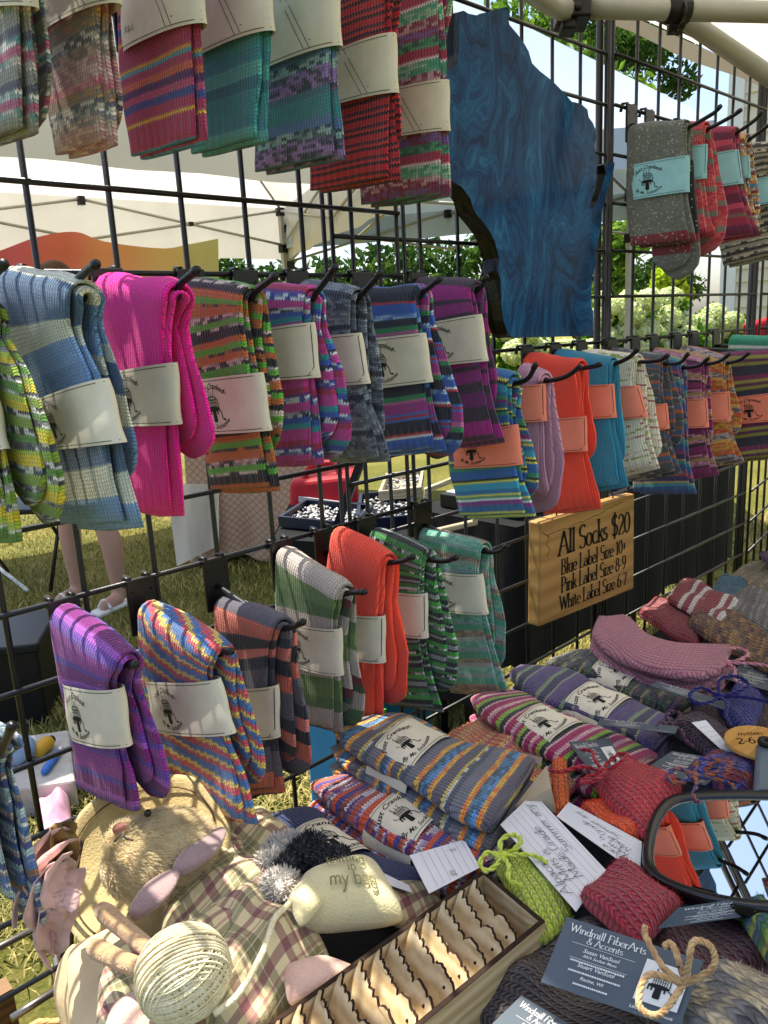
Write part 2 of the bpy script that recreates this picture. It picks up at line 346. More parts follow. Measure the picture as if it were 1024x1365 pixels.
def sock_pair(key, what, stripes, R, rear, band, bcol='white', w=.1, wt=None, heel=None, tip=None, zr=None, bstyle='front', n=.11, anchor=None, in_dn=.011, in_dz=-.004, rear_w=.088, rear_mat=None, vis=True, xs=None, hooklen=None, **kk):
    """R: px of the front flap's outer edge, top to cuff; rear: px of the rear flap's outer edge, fold to toe (last = toe tip);
       band: px TL, TR, BR, BL of the paper label; heel: px of the fold's end at the wall"""
    seed = len(PAIRS)*1.37+.4
    A = anchor or (band[1] if band else R[1])
    xf = xs if xs is not None else onY(A, YW-n)[0]
    th = .0033; xa = (xf, xf+.0066); rr = (.0130, .0064); xc = xf+.0130
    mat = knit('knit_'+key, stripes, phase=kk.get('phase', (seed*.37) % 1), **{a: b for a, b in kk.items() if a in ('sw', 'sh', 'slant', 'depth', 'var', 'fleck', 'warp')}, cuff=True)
    t = thing('sock_pair', (xc, YW-.06, onX(R[-1], xf)[2]), what, 'socks', kk.get('group') or 'pairs of hand-knitted socks for sale')
    Rp = np.array([onX(p, xf)[1:] for p in R]); wb = None
    if band and w is None: w = abs(onX(band[0], xf)[1]-onX(band[1], xf)[1])
    ws = np.interp(np.linspace(0, 1, len(R)), [0, .45, 1], [wt or w, w, w*1.02])
    tt = tb = .12
    if band:
        a_, b_, c_, d_ = [onX(p, xf-.006) for p in band]
        tt = min(.55, max(-.05, (b_[2]-a_[2])/max(.02, abs(a_[1]-b_[1])))); tb = min(.55, max(-.05, (c_[2]-d_[2])/max(.02, abs(c_[1]-d_[1]))))
    tl_ = np.interp(np.linspace(0, 1, len(R)), [0, .35, .75, 1], [tt*.6, tt, tb, tb])
    Lp = np.array([(r[0]+q, r[1]-q*a) for r, q, a in zip(Rp, ws, tl_)])
    if heel is not None:
        h = onX(heel, xf); Lp[0] = (h[1], h[2]); 
    Rp[0, 1] -= .0165; Lp[0, 1] -= .0165
    Lp[:, 0] = np.minimum(Lp[:, 0], YW-.008)
    nf = 16; Rs = crom(Rp, nf)[::-1]; Ls = crom(Lp, nf)[::-1]          # cuff -> top
    xb = xf+.026
    Rr = np.array([onX(p, xb)[1:] for p in rear]); tipz = Rr[-1, 1]; Rr = Rr[:-1] if len(Rr) > 2 else Rr
    objs = []
    for q in (0, 1):
        x0 = xa[q]; x1 = xf+.026-.0066*q; r = rr[q]
        dn = in_dn if q else 0.; dz = in_dz if q else 0.
        Lc, Rc, Nc, Tc = [], [], [], []
        for i in range(nf):
            f = 1-i/(nf-1); y0, z0 = Ls[i]; y1, z1 = Rs[i]
            Lc.append((x0, y0-dn*(.1+.9*f*f), z0+dz*f)); Rc.append((x0, y1-dn*(.1+.9*f*f), z1+dz*f)); Nc.append((-1, 0, 0)); Tc.append(th*(1.05 if i < 3 else 1))
        na = 7; yl, zl = Lc[-1][1:]; yr, zr_ = Rc[-1][1:]
        r0y, r0z = Rr[0]; r0z = min(r0z, zr_-.0)
        for i in range(1, na+1):
            a = pi*i/na
            Lc.append((xc-r*cos(a), yl-.004*a/pi, zl+r*sin(a))); Rc.append((xc-r*cos(a), yr-.003*a/pi, zr_+r*sin(a))); Nc.append((-cos(a), 0, sin(a))); Tc.append(th)
        # rear flap
        m = 14; Rz = [zr_] + [p[1] for p in Rr[1:]]; Ry = [yr-.003] + [p[0] for p in Rr[1:]]
        zt = tipz + (.014 if q else 0); dq = .012 if q else 0
        if len(Rr) == 1: Rz.append(zt+.03); Ry.append(yr-.03)
        o_ = np.argsort(Rz)
        wz = wt or w
        for i in range(1, m+1):
            f = i/m; f2 = 1-(1-f)**1.25; z = zr_ + (zt-zr_)*f2
            y1 = np.interp(z, np.array(Rz)[o_], np.array(Ry)[o_]) + dq*min(1, f*2)
            wd = min((yl-yr)*(1-min(1, f*2.2)) + rear_w*min(1, f*2.2), YW-.008-y1)
            g = max(0., (z-zt)/.034); sh_ = sqrt(max(.02, 1-(1-min(1, g))**2))
            mid = y1+wd/2; zL = z + (zl-zr_)*(1-min(1, f*1.6))
            Lc.append((x1, mid+wd/2*sh_, zL)); Rc.append((x1, mid-wd/2*sh_, z)); Nc.append((1, 0, 0)); Tc.append(th*(.45+.55*min(1, g*1.5)))
        mm = mat
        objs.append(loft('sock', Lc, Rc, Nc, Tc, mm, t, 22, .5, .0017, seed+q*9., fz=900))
    if band:
        P = [onX(p, xf-.006) for p in band]   # TL TR BR BL
        ext = -.001
        tl, tr, br, bl = P
        fx = lambda p, dy: np.array((xf+.0033, p[1]+dy, p[2]))
        yR = [np.interp(p[2], Rs[:, 1], Rs[:, 0]) for p in (tr, br)]; yL = [np.interp(p[2], Ls[:, 1], Ls[:, 0]) for p in (tl, bl)]
        tr, br = [(0, min(p[1], y)-.001, p[2]) for p, y in zip((tr, br), yR)]
        tl, bl = [(0, y-.001, p[2]) for p, y in zip((tl, bl), yL)]
        Band(fx(tl, ext), fx(tr, -in_dn*.35), fx(bl, ext), fx(br, -in_dn*.45), (-1, 0, 0), .0112).build(bcol, t, bstyle if bstyle != 'vis' else 'front')
    if tip:
        zr = zr if zr else Rs[-1, 1]
        zc = Rs[-1, 1]+.001; yR = Rs[-1, 0]; tp = onX(tip[-1], xc); bd = onX(tip[0], xc)
        rod = [(xc, YW-.009, min(zr-.028, zc+.03)), (xc, (YW+yR)/2, (min(zr-.028, zc+.03)+zc)/2), (xc, yR+.01, zc), (xc, bd[1], bd[2]), (xc, tp[1], tp[2])]
        short = what.split(' with ')[0].split(' hung')[0].split(' beside')[0].split(' half')[0].split(' near')[0].split(' longer')[0].split(' on the')[0]
        hook(xc, rod, zr, 'black wire hook through the fold of the '+short)
    PAIRS.append(t); return t
# ---------------------------------------------------------------- ground
def grass_mat():
    m = N('lawn'); g = m.gen(); a = m.noise(g, .9, 5., .6); b = m.noise(g, 38., 6., .75); c = m.noise(g, 6., 3.)
    col = m.ramp(m.M('ADD', m.M('MULTIPLY', a, .45), m.M('MULTIPLY', b, .55)), [(.28, hx('#2f3a14')), (.45, hx('#5d6a26')), (.58, hx('#8f8a45')), (.75, hx('#b9a468'))])
    col = m.mix(m.M('MULTIPLY', c, .35), col, hx('#a8925a')); m.set(Base_Color=col, Roughness=.95, Specular_IOR_Level=.1); m.bump(b, .05, 1.); return m.m
GR = grass_mat()
g = mk('ground', [(-90, -60, 0), (110, -60, 0), (110, 140, 0), (-90, 140, 0)], [(0, 1, 2, 3)], GR, None, False); tag(g, kind='structure')
# blades of grass where the lawn shows behind the grid
def blade_mat():
    m = N('grass_blades'); o = m.n('ShaderNodeObjectInfo'); nz = m.noise(m.gen(), 3.2, 3.); b = m.noise(m.gen(), 55., 2.)
    m.set(Base_Color=m.ramp(m.M('ADD', m.M('MULTIPLY', nz, .5), m.M('MULTIPLY', b, .5)), [(.34, hx('#4a5424')), (.5, hx('#8a8444')), (.64, hx('#bda76a'))]), Roughness=.8, Subsurface_Weight=0.); return m.m
rg = random.Random(3); V = []; Fc = []
def blade(x, y, h, a, ln, wd):
    dx, dy = cos(a), sin(a); o = len(V)
    V.extend([(x-dy*wd, y+dx*wd, 0), (x+dy*wd, y-dx*wd, 0), (x+dx*ln*.4+dy*wd*.7, y+dy*ln*.4-dx*wd*.7, h*.65), (x+dx*ln*.4-dy*wd*.7, y+dy*ln*.4+dx*wd*.7, h*.65), (x+dx*ln, y+dy*ln, h)])
    Fc.extend([(o, o+1, o+2, o+3), (o+3, o+2, o+4)])
for i in range(60000):
    px = rg.uniform(-60, 1090); py = 690 + 560*rg.random()**1.7
    P = onZ((px, py), 0.)
    if P[1] < YW+.15 or P[0] > 9 or P[1] > 12: continue
    s = .6+.5*rg.random(); blade(P[0]+rg.uniform(-.15, .15), P[1]+rg.uniform(-.15, .15), .035*s, rg.uniform(0, 6.28), .04*s, .0016+.0016*rg.random())
tag(mk('grass', V, Fc, blade_mat(), None, False), 'dry patchy lawn grass behind the wire grid wall', 'grass', kind='stuff')
# ---------------------------------------------------------------- trees, shrubs
def leaf_mat(name, a, b, c):
    m = N(name); nz = m.noise(m.gen(), 2.2, 4., .6); n2 = m.noise(m.gen(), 23., 2.)
    col = m.ramp(m.M('ADD', m.M('MULTIPLY', nz, .5), m.M('MULTIPLY', n2, .5)), [(.32, hx(a)), (.5, hx(b)), (.68, hx(c))])
    d = m.n('ShaderNodeBsdfDiffuse'); t = m.n('ShaderNodeBsdfTranslucent'); x = m.n('ShaderNodeMixShader'); x.inputs[0].default_value = .42
    m.t.links.new(col, d.inputs[0]); m.t.links.new(m.mix(1., col, (1.1, 1.15, .6, 1), 'MULTIPLY'), t.inputs[0]); m.t.links.new(d.outputs[0], x.inputs[1]); m.t.links.new(t.outputs[0], x.inputs[2]); m.t.links.new(x.outputs[0], m.out.inputs[0]); return m.m
LEAF = leaf_mat('leaves', '#2c4420', '#5a7c34', '#9ab450'); LEAFD = leaf_mat('dark_leaves', '#1c2e16', '#38522a', '#64824a'); LEAFY = leaf_mat('yellow_green_leaves', '#5a7a20', '#93ac30', '#c8d050')
BARK = plain('bark', '#4a3c2e', .9, var=.3, scale=12., bump=.01)
def leafcloud(rng, blobs, n, size, flat=.4):
    V, Fc = [], []
    wts = [b[3]**2 for b in blobs]; tot = sum(wts)
    for b, wt in zip(blobs, wts):
        for i in range(int(n*wt/tot)):
            d = np.array([rng.gauss(0, 1) for _ in range(3)]); d /= np.linalg.norm(d)+1e-9
            r = b[3]*(rng.random()**.45)*(1+.25*mnoise.noise(Vector((d[0]*2+b[0], d[1]*2+b[1], d[2]*2+b[2]))))
            p = np.array(b[:3])+d*r*np.array([1, 1, b[4] if len(b) > 4 else .8])
            u = np.array([rng.gauss(0, 1) for _ in range(3)]); u /= np.linalg.norm(u)+1e-9; q = np.cross(u, [rng.gauss(0, 1) for _ in range(3)]); q /= np.linalg.norm(q)+1e-9
            s = size*(.6+.8*rng.random()); o = len(V)
            V += [p-u*s, p+q*s*flat, p+u*s, p-q*s*flat]; Fc.append((o, o+1, o+2, o+3))
    return V, Fc
def tree(base, h, blobs, n, size, label, mat, group='trees beyond the tents', tr=.16, name='tree'):
    rng = random.Random(hash(label) % 1000 + len(label)); t = thing(name, base, label, 'tree', group); base = np.array(base)
    bl = [(base[0]+b[0], base[1]+b[1], b[2], b[3]) + tuple(b[4:]) for b in blobs]
    V, Fc = leafcloud(rng, bl, n, size); mk('crown', V, Fc, mat, t, False)
    mb = MB(); top = base+(0, 0, h*.75); mb.tube([base, base+(.03, .02, h*.3), base+(-.03, .04, h*.55), top], [tr, tr*.8, tr*.55, tr*.2], 9)
    for b in bl:
        p = np.array(b[:3]); f = min(.7, max(.25, (p[2]-base[2])/h*.55)); a = base+(0, 0, h*f); mb.tube([a, (a+p)/2+(0, 0, -.05*h*.1), p], [tr*.4, tr*.25, tr*.06], 6)
    mb.build('trunk', BARK, t, True); return t
rng = random.Random(11)
def blobs_px(pts, D, base):
    """px centre, radius px -> crown blobs at depth D"""
    out = []
    for px, py, rp in pts:
        p = atD((px, py), D+rng.uniform(-.6, .6)); out.append((p[0]-base[0], p[1]-base[1], p[2], rp/F*D))
    return out
b0 = W(2.7, 14); tree(b0, 6.5, blobs_px([(640, 40, 40), (690, 30, 45), (730, 60, 60), (770, 120, 60), (700, 110, 60), (800, 190, 55), (745, 190, 60), (660, 150, 60), (790, 250, 45), (720, 260, 60), (850, 205, 30), (838, 130, 38), (868, 245, 26), (815, 150, 50)], 14., b0), 5200, .11, 'tall leafy tree rising above the shaded tent roof', LEAF)
b0 = W(5.2, 19); tree(b0, 7, blobs_px([(880, 60, 50), (840, 60, 50), (905, 110, 30), (800, 30, 50), (890, 230, 25), (880, 280, 40)], 19., b0), 2600, .13, 'tree with thin outer twigs against the sky beside the house', LEAFD)
for i, (X, Z, pts, lb, mt) in enumerate([
    (-.2, 17, [(440, 372, 40), (500, 365, 50), (560, 350, 50), (620, 360, 50), (660, 330, 40), (540, 400, 40), (640, 410, 40), (470, 400, 30)], 'dark green tree filling the gap under the tent valance', LEAFD),
    (-3.2, 18, [(300, 375, 45), (370, 380, 40), (240, 385, 40), (330, 410, 40), (420, 395, 30)], 'dark tree behind the pole of the white tent', LEAFD),
    (-8., 19, [(20, 400, 60), (90, 400, 60), (160, 400, 50), (60, 430, 50)], 'dark tree far behind the rainbow flag', LEAFD),
    (3.2, 12.5, [(700, 380, 45), (740, 400, 40), (760, 350, 40), (800, 370, 45), (820, 330, 40), (835, 400, 40), (790, 420, 35)], 'bright bushy tree behind the white hydrangeas', LEAF)]):
    b0 = W(X, Z); tree(b0, 2.9, blobs_px(pts, Z, b0), 2600, .12, lb, mt, tr=.1)
b0 = W(4.0, 10.2); tree(b0, 1.9, blobs_px([(868, 365, 28), (895, 360, 30), (915, 385, 28), (880, 400, 30), (905, 340, 22), (850, 395, 22)], 10.2, b0), 2200, .05, 'dark shrub with lime leaf tips by the house corner', LEAFD, 'shrubs by the house', .04, 'shrub')
b0 = W(3.9, 9.9); tree(b0, 1.6, blobs_px([(885, 372, 18), (900, 365, 16), (912, 390, 14), (876, 392, 14)], 9.7, b0), 420, .06, 'yellow-green young shrub lit by the sun by the house', LEAFY, 'shrubs by the house', .03, 'shrub')
# hydrangeas
PET = leaf_mat('hydrangea_petals', '#aab87a', '#dde2c0', '#f4f4e4'); HLEAF = leaf_mat('hydrangea_leaves', '#2a4a1c', '#4f7a2c', '#8aa83c')
def hydrangea(X, Z, heads, label):
    rr = random.Random(int(X*100)); base = W(X, Z); t = thing('hydrangea_bush', base, label, 'bush', 'white hydrangea bushes')
    zt = max(atD(h[:2], Z)[2] for h in heads)
    cs = [atD((h[0], h[1]+12), Z) for h in heads]; bl = [(c[0], c[1], c[2]-.03, .22, .9) for c in cs] + [(c[0], c[1], c[2]*.5, .28, 1.) for c in cs[::2]]
    V, Fc = leafcloud(rr, bl, 1500, .06, .55); mk('foliage', V, Fc, HLEAF, t, False)
    mb = MB()
    for c in cs[::2]: mb.tube([base+(rr.uniform(-.2, .2), rr.uniform(-.2, .2), 0), (c+base)/2, c], [.012, .01, .006], 5)
    mb.build('stems', BARK, t, True)
    for h in heads:
        c = atD(h[:2], Z-.2+rr.uniform(-.12, .12)); R = h[2]/F*Z*1.02
        V, Fc = [], []
        for i in range(330):
            d = np.array([rr.gauss(0, 1) for _ in range(3)]); d /= np.linalg.norm(d); p = c+d*R*(.9+.14*rr.random())*np.array([1, 1, .82])
            a, b, _ = basis(d+np.array([rr.gauss(0, .25) for _ in range(3)]), (.3, .2, .9)); s = R*.17; o = len(V)
            V += [p+a*s, p+b*s+d*s*.2, p-a*s, p-b*s+d*s*.2]; Fc.append((o, o+1, o+2, o+3))
        o = len(V); mbb = MB().lathe([(.001, -R*.7), (R*.55, -R*.5), (R*.82, 0), (R*.55, R*.5), (.001, R*.7)], c, 10); V += mbb.V; Fc += [tuple(q+o for q in f) for f in mbb.F]
        mk('flower_head', V, Fc, PET, t, False)
hydrangea(2.2, 7.2, [(690, 470, 20), (722, 468, 22), (755, 470, 20), (790, 470, 20), (672, 440, 18), (706, 440, 16)], 'hydrangea bush with white heads under the blue plaque')
hydrangea(3.0, 7.6, [(800, 425, 17), (812, 450, 16), (843, 418, 17), (835, 440, 15), (862, 440, 18), (866, 400, 17), (838, 398, 13), (822, 408, 13), (803, 398, 12), (850, 462, 15)], 'hydrangea bush with crowded white heads beside the steel post')
hydrangea(3.5, 7.9, [(888, 425, 19), (893, 398, 17), (878, 443, 14), (912, 430, 16), (905, 452, 15), (918, 446, 13), (886, 465, 14)], 'hydrangea bush with large white heads before the dark shrub')
hydrangea(4.1, 8.2, [(940, 432, 17), (952, 418, 15), (962, 440, 14), (976, 428, 14), (985, 434, 11), (928, 448, 12), (948, 452, 13)], 'hydrangea bush with white heads against the house siding')
# ---------------------------------------------------------------- the house
HX = W(5.05, 9.6); hd = np.array([RH[0]*.86-FH[0]*.5, RH[1]*.86-FH[1]*.5, 0]); hd /= np.linalg.norm(hd); hn = np.array([-hd[1], hd[0], 0]); hn = -hn if np.dot(hn[:2], FH) > 0 else hn
SID = plain('vinyl_siding', '#cfc5ab', .6, var=.05, scale=2., bump=.001); WHT = plain('white_trim', '#d8d8d4', .5, var=.04)
HX = onP((958, 430), (*(FH*9.4), 0), np.array([FH[0], FH[1], 0])); HX[2] = 0
t = thing('house', HX, 'house wall with cream lap siding and a white corner board', 'house')
mb = MB(); mb.prism([HX+hd*.02-hn*.06, HX+hd*6-hn*.06, HX+hd*6-hn*5, HX+hd*.02-hn*5], (0, 0, 5.2)); mb.build('wall_core', SID, t)
mh = .142
hm = None
for i in range(36):
    z = .25+i*mh; mb = MB(); p0 = HX+hd*.16; p1 = HX+hd*6
    mb.add([p0+(0, 0, z)+hn*.028, p1+(0, 0, z)+hn*.028, p1+(0, 0, z+mh+.004)+hn*.004, p0+(0, 0, z+mh+.004)+hn*.004, p0+(0, 0, z)-hn*.01, p1+(0, 0, z)-hn*.01], [(0, 1, 2, 3), (4, 5, 1, 0)]); mb.build('siding_board', SID, t)
mb = MB(); mb.box(HX+hd*.08+(0, 0, 2.6), (.085, .04, 2.6), (hd, hn, (0, 0, 1))); bevel(mb.build('corner_board', WHT, t), .006)
mb = MB(); mb.box(HX+hd*.62+hn*.07+(0, 0, 2.6), (.045, .03, 2.55), (hd, hn, (0, 0, 1))); bevel(mb.build('downspout', WHT, t), .008)
mb = MB(); mb.prism([HX-hd*.35+(0, 0, 5.2)+hn*.4, HX+hd*6.2+(0, 0, 5.2)+hn*.4, HX+hd*6.2+(0, 0, 7)-hn*2.5, HX-hd*.35+(0, 0, 7)-hn*2.5], (0, 0, .12)); mb.build('roof', plain('shingles', '#4a4642', .9, var=.3, scale=9.), t)
# ---------------------------------------------------------------- tents
STEEL = plain('powder_coated_steel', '#a7a59d', .42, .15, .06, 20.); CANV = fabric('white_canopy', '#d6d2c8', .45); HEM = fabric('canopy_hem', '#9c958a', .2); BPL = plain('black_plastic', '#121213', .45, var=.1)
def tent(corners, ze, zp, vd, label, legs=(0, 1, 2, 3), trus=(0, 1, 2, 3), tr=.014, group=None, peak=None, mat=None):
    """canopy: four eave corners (x, y), eave height, peak height, valance drop"""
    C4 = [np.array((c[0], c[1], ze)) for c in corners]; ct = sum(C4)/4; pk = np.array((ct[0], ct[1], zp)) if peak is None else np.array((*peak, zp)); b = thing('canopy_tent', (ct[0], ct[1], 0), label, 'tent', group)
    V, Fc = [], []; n = 10
    for k in range(4):
        A, B = C4[k], C4[(k+1) % 4]; o = len(V)
        for i in range(n+1):
            f = i/n
            for j in range(n+1):
                e = A*(1-j/n)+B*(j/n); p = e*(1-f)+pk*f; p = p+np.array((0, 0, -.10*sin(pi*f)*sin(pi*j/n)*(1-f))); V.append(p)
        Fc += [(o+i*(n+1)+j, o+i*(n+1)+j+1, o+(i+1)*(n+1)+j+1, o+(i+1)*(n+1)+j) for i in range(n) for j in range(n)]
    mk('canopy', V, Fc, mat or CANV, b)
    for k in range(4):
        A, B = C4[k], C4[(k+1) % 4]; V, Fc = [], []; m = 24; d = (B-A)/np.linalg.norm(B-A); nn = np.array((d[1], -d[0], 0))
        for j in range(m+1):
            p = A*(1-j/m)+B*(j/m); wv = .012*sin(j*1.3+k)
            V += [p+(0, 0, .0), p-(0, 0, vd*.5)+nn*wv, p-(0, 0, vd)+nn*wv*1.8]
        Fc = [(3*j+i, 3*j+3+i, 3*j+4+i, 3*j+1+i) for j in range(m) for i in (0, 1)]; mk('valance', V, Fc, mat or CANV, b)
    for k in legs:
        mb = MB(); c = C4[k]+(ct-C4[k])*.02; mb.box((c[0], c[1], ze/2), (tr*1.3, tr*1.3, ze/2)); lg = mb.build('leg', STEEL, b)
        for zq in (.03, .33): mb = MB(); mb.box((c[0], c[1], ze-zq), (tr*2.2, tr*2.2, .033)); bevel(mb.build('leg_bracket', BPL, lg), .004)
    for k in trus:
        A, B = [c+(ct-c)*.02 for c in (C4[k], C4[(k+1) % 4])]; 
        for h in range(2):
            P, Q = A+(B-A)*h/2, A+(B-A)*(h+1)/2; up, dn = np.array((0, 0, -.02)), np.array((0, 0, -.30))
            for a, c in ((P+up, Q+dn), (P+dn, Q+up)):
                mb = MB(); mb.tube([a, c], tr*.75, 6); mb.build('truss_bar', STEEL, b, True)
            mb = MB(); m_ = (P+Q)/2-(0, 0, .16); mb.box(m_, (tr*1.3, tr*1.3, tr*1.1)); mb.build('truss_pivot', BPL, b)
        mb = MB(); mb.box((A+B)/2-(0, 0, .03), (.022, .022, .03)); mb.build('truss_joint', BPL, b)
    for c in C4:
        mb = MB(); mb.tube([c-(0, 0, .03), pk-(0, 0, .06)], tr*.8, 6); mb.build('roof_pole', STEEL, b, True)
    return b
k = 1.15
cs = lambda L: [tuple((W(X*k, Z*k))[:2]) for X, Z in L]
GT = 'white pop-up canopy tents'
tent(cs([(-.64, 6.2), (-3.0, 4.35), (-1.75, 1.95), (.25, 3.6)]), ZC+.92*k, ZC+2.0*k, .36*k, 'white canopy tent with the rainbow flag on its truss', (0, 1), (0, 3), group=GT)
tent(cs([(-.64, 6.2), (.42, 3.75), (1.50, 3.62), (1.75, 5.5)]), ZC+.80*k, ZC+1.92*k, .17*k, 'white canopy tent with a blue-shaded roof under the tall tree', (0, 3), (0, 2, 3), group=GT, peak=cs([(.22, 4.75)])[0], mat=fabric('coated_canopy_shade_blue', '#aebccb', .10))  # white roof tinted blue in its colour to stand for bluish shade
# the stall's own canopy overhead
ye = .98; own = [(.35, ye), (3.5, ye), (3.5, ye-3.05), (.35, ye-3.05)]; zE = 1.955
tO = thing('canopy_tent', (1., -.6, 0), 'white canopy over the sock stall with its steel frame', 'tent', GT)
pk = np.array((1.95, ye-1.5, 3.1)); 
for k_ in range(4):
    A, B = [np.array((*own[q % 4], zE+.02)) for q in (k_, k_+1)]; V, Fc = [], []; n = 12
    for i in range(n+1):
        f = i/n
        for j in range(n+1): e = A*(1-j/n)+B*(j/n); p = e*(1-f)+pk*f; V.append(p+np.array((0, 0, -.14*sin(pi*f)*sin(pi*j/n)*(1-f)+.006*sin(9*f+5*j/n))))
    mk('canopy', V, [(i*(n+1)+j, i*(n+1)+j+1, (i+1)*(n+1)+j+1, (i+1)*(n+1)+j) for i in range(n) for j in range(n)], CANV, tO)
    V = []; m = 30; d = (B-A)/np.linalg.norm(B-A); nn = np.array((d[1], -d[0], 0))
    for j in range(m+1):
        p = A*(1-j/m)+B*(j/m); wv = .008*sin(j*1.1+k_); V += [p, p-(0, 0, .035)+nn*wv]
    mk('hem', V, [(2*j, 2*j+2, 2*j+3, 2*j+1) for j in range(m)], HEM, tO)
for c in own[1:]: mb = MB(); mb.box((c[0]-.02, c[1]-.03 if c[1] > 0 else c[1]+.03, zE/2), (.02, .02, zE/2)); mb.build('leg', STEEL, tO)
def pxd(x, y, D): return atD((x, y), D)
J = pxd(762, 16, 1.12)
mb = MB(); e0, e1_ = pxd(770, 10, 1.12), pxd(1100, 18, 1.16); mb.tube([e0, e1_, e1_+(e1_-e0)*3.2], .0145, 16); mb.build('truss_bar', STEEL, tO, True)
mb = MB(); mb.tube([pxd(765, 18, 1.13), pxd(735, 5, 1.05), pxd(620, -70, .9), pxd(420, -190, .75)], .0145, 16); mb.build('truss_bar', STEEL, tO, True)
mb = MB(); mb.tube([pxd(862, -22, 1.20), pxd(905, 20, 1.20), pxd(1035, 108, 1.26), pxd(1200, 215, 1.3), pxd(1200, 215, 1.3)+(pxd(1200, 215, 1.3)-pxd(1035, 108, 1.26))*2.5], .0145, 16); mb.build('truss_bar', STEEL, tO, True)
mb = MB(); a_, b_, c_ = _r, -_d, _f; mb.box(pxd(763, 13, 1.112), (.023, .021, .022), (a_, b_, c_)); mb.box(pxd(757, 33, 1.112), (.011, .012, .014), (a_, b_, c_)); jt = bevel(mb.build('joint_bracket', BPL, tO), .004, 3)
mb = MB(); mb.lathe([(.0001, -.003), (.0045, -.003), (.0055, 0), (.0055, .004)], pxd(771, 8, 1.088), 12, (a_, b_, c_)); mb.build('bolt', BPL, jt, True)
mb = MB(); mb.tube([pxd(888, 13.5, 1.134), pxd(917, 14.5, 1.138)], .0178, 16); mb.box(pxd(901, 30, 1.15), (.010, .013, .010), (a_, b_, c_)); mb.build('sleeve_bracket', BPL, tO, True)
mb = MB(); q = pxd(907, 5, 1.13); e_ = onY((904, 42), YW); mb.tube(crom([pxd(908, -6, 1.132), pxd(914, 6, 1.116), pxd(913, 22, 1.118), pxd(904, 40, 1.15), e_, pxd(899, 38, 1.19), pxd(903, 22, 1.155), pxd(908, -6, 1.132)], 30), .0021, 6); mb.build('cable_tie', BPL, thing('cable_tie', e_, 'black cable tie holding the grid panel to the tent bar', 'cable tie'), True)
# ---------------------------------------------------------------- rainbow flag on the white tent
def flag():
    m = N('rainbow_flag'); sp = m.n('ShaderNodeSeparateXYZ'); m.t.links.new(m.uv(), sp.inputs[0])
    c = m.ramp(sp.outputs[0], [(0, hx('#b06078')), (.2, hx('#bd6068')), (.38, hx('#c46c5c')), (.58, hx('#cc8a64')), (.74, hx('#c4a470')), (.9, hx('#b0aa78'))], 'EASE')
    d = m.n('ShaderNodeBsdfDiffuse'); t = m.n('ShaderNodeBsdfTranslucent'); x = m.n('ShaderNodeMixShader'); x.inputs[0].default_value = .6
    for s_ in (d, t): m.t.links.new(c, s_.inputs[0])
    m.t.links.new(d.outputs[0], x.inputs[1]); m.t.links.new(t.outputs[0], x.inputs[2]); m.t.links.new(x.outputs[0], m.out.inputs[0]); return m.m
top = crom([(-40, 345), (0, 334), (50, 316), (100, 309), (140, 322), (215, 331), (255, 325), (291, 318)], 40); V, Fc, UV = [], [], []
for j, (x, y) in enumerate(top):
    for i in range(8):
        f = i/7; V.append(atD((x+1*f, y+f*(62+8*sin(j*.45))), 5.0+1.15*max(0, j-4)/35+.04*sin(j*.7+f*2))); UV.append((j/39, f))
Fc = [(j*8+i, j*8+8+i, j*8+9+i, j*8+i+1) for j in range(39) for i in range(7)]
tag(mk('rainbow_flag', V, Fc, flag(), None, True, UV), 'long rainbow flag tied along the truss of the white tent', 'flag')
# ---------------------------------------------------------------- the grid wall
C3 = .0762
def grid_panel(label, x0, ncol, z0, z1, off, yw, dbl=(1, 1), zoff=None):
    t = thing('grid_panel', (x0, yw, z0), label, 'grid panel', 'black wire grid panels forming the wall')
    H = z1-z0; x1 = x0+ncol*C3
    vm = bpy.data.meshes.new('wire'); mb = MB().tube([(0, 0, 0), (0, 0, H)], .0029, 8); vm.from_pydata([tuple(map(float, v)) for v in mb.V], [], mb.F); vm.materials.append(BLK)
    hm = bpy.data.meshes.new('wire'); mb = MB().tube([(0, 0, 0), (x1-x0, 0, 0)], .0029, 8); hm.from_pydata([tuple(map(float, v)) for v in mb.V], [], mb.F); hm.materials.append(BLK)
    for me in (vm, hm):
        for p in me.polygons: p.use_smooth = True
    xs = [x0+i*C3 for i in range(ncol+1)] + ([x0-.0125] if dbl[0] else []) + ([x1+.0125] if dbl[1] else [])
    for x in xs: o = bpy.data.objects.new('wire', vm); COL.objects.link(o); o.parent = t; o.location = (x-x0, .0025, 0)
    k = math.ceil((z0-off)/C3)
    while off+k*C3 <= z1+.001:
        o = bpy.data.objects.new('wire', hm); COL.objects.link(o); o.parent = t; o.location = (0, -.0025, off+k*C3-z0); k += 1
    return t
ZA = 17.62*C3+.14; ZB = 16.23*C3+.14
grid_panel('wire grid panel behind the magenta and the purple socks', 9.70*C3-8*C3, 8, ZA-C3*18, ZA+C3*6, ZA, YW, (0, 1))
grid_panel('wire grid panel carrying the blue state-shaped plaque', 8.42*C3, 8, ZB-C3*19, ZB+C3*6, ZB, YW+.012)
grid_panel('wire grid panel carrying the grey socks with blue bands', 16.47*C3, 8, ZB-C3*19, ZB+C3*6, ZB, YW+.002, (1, 1))
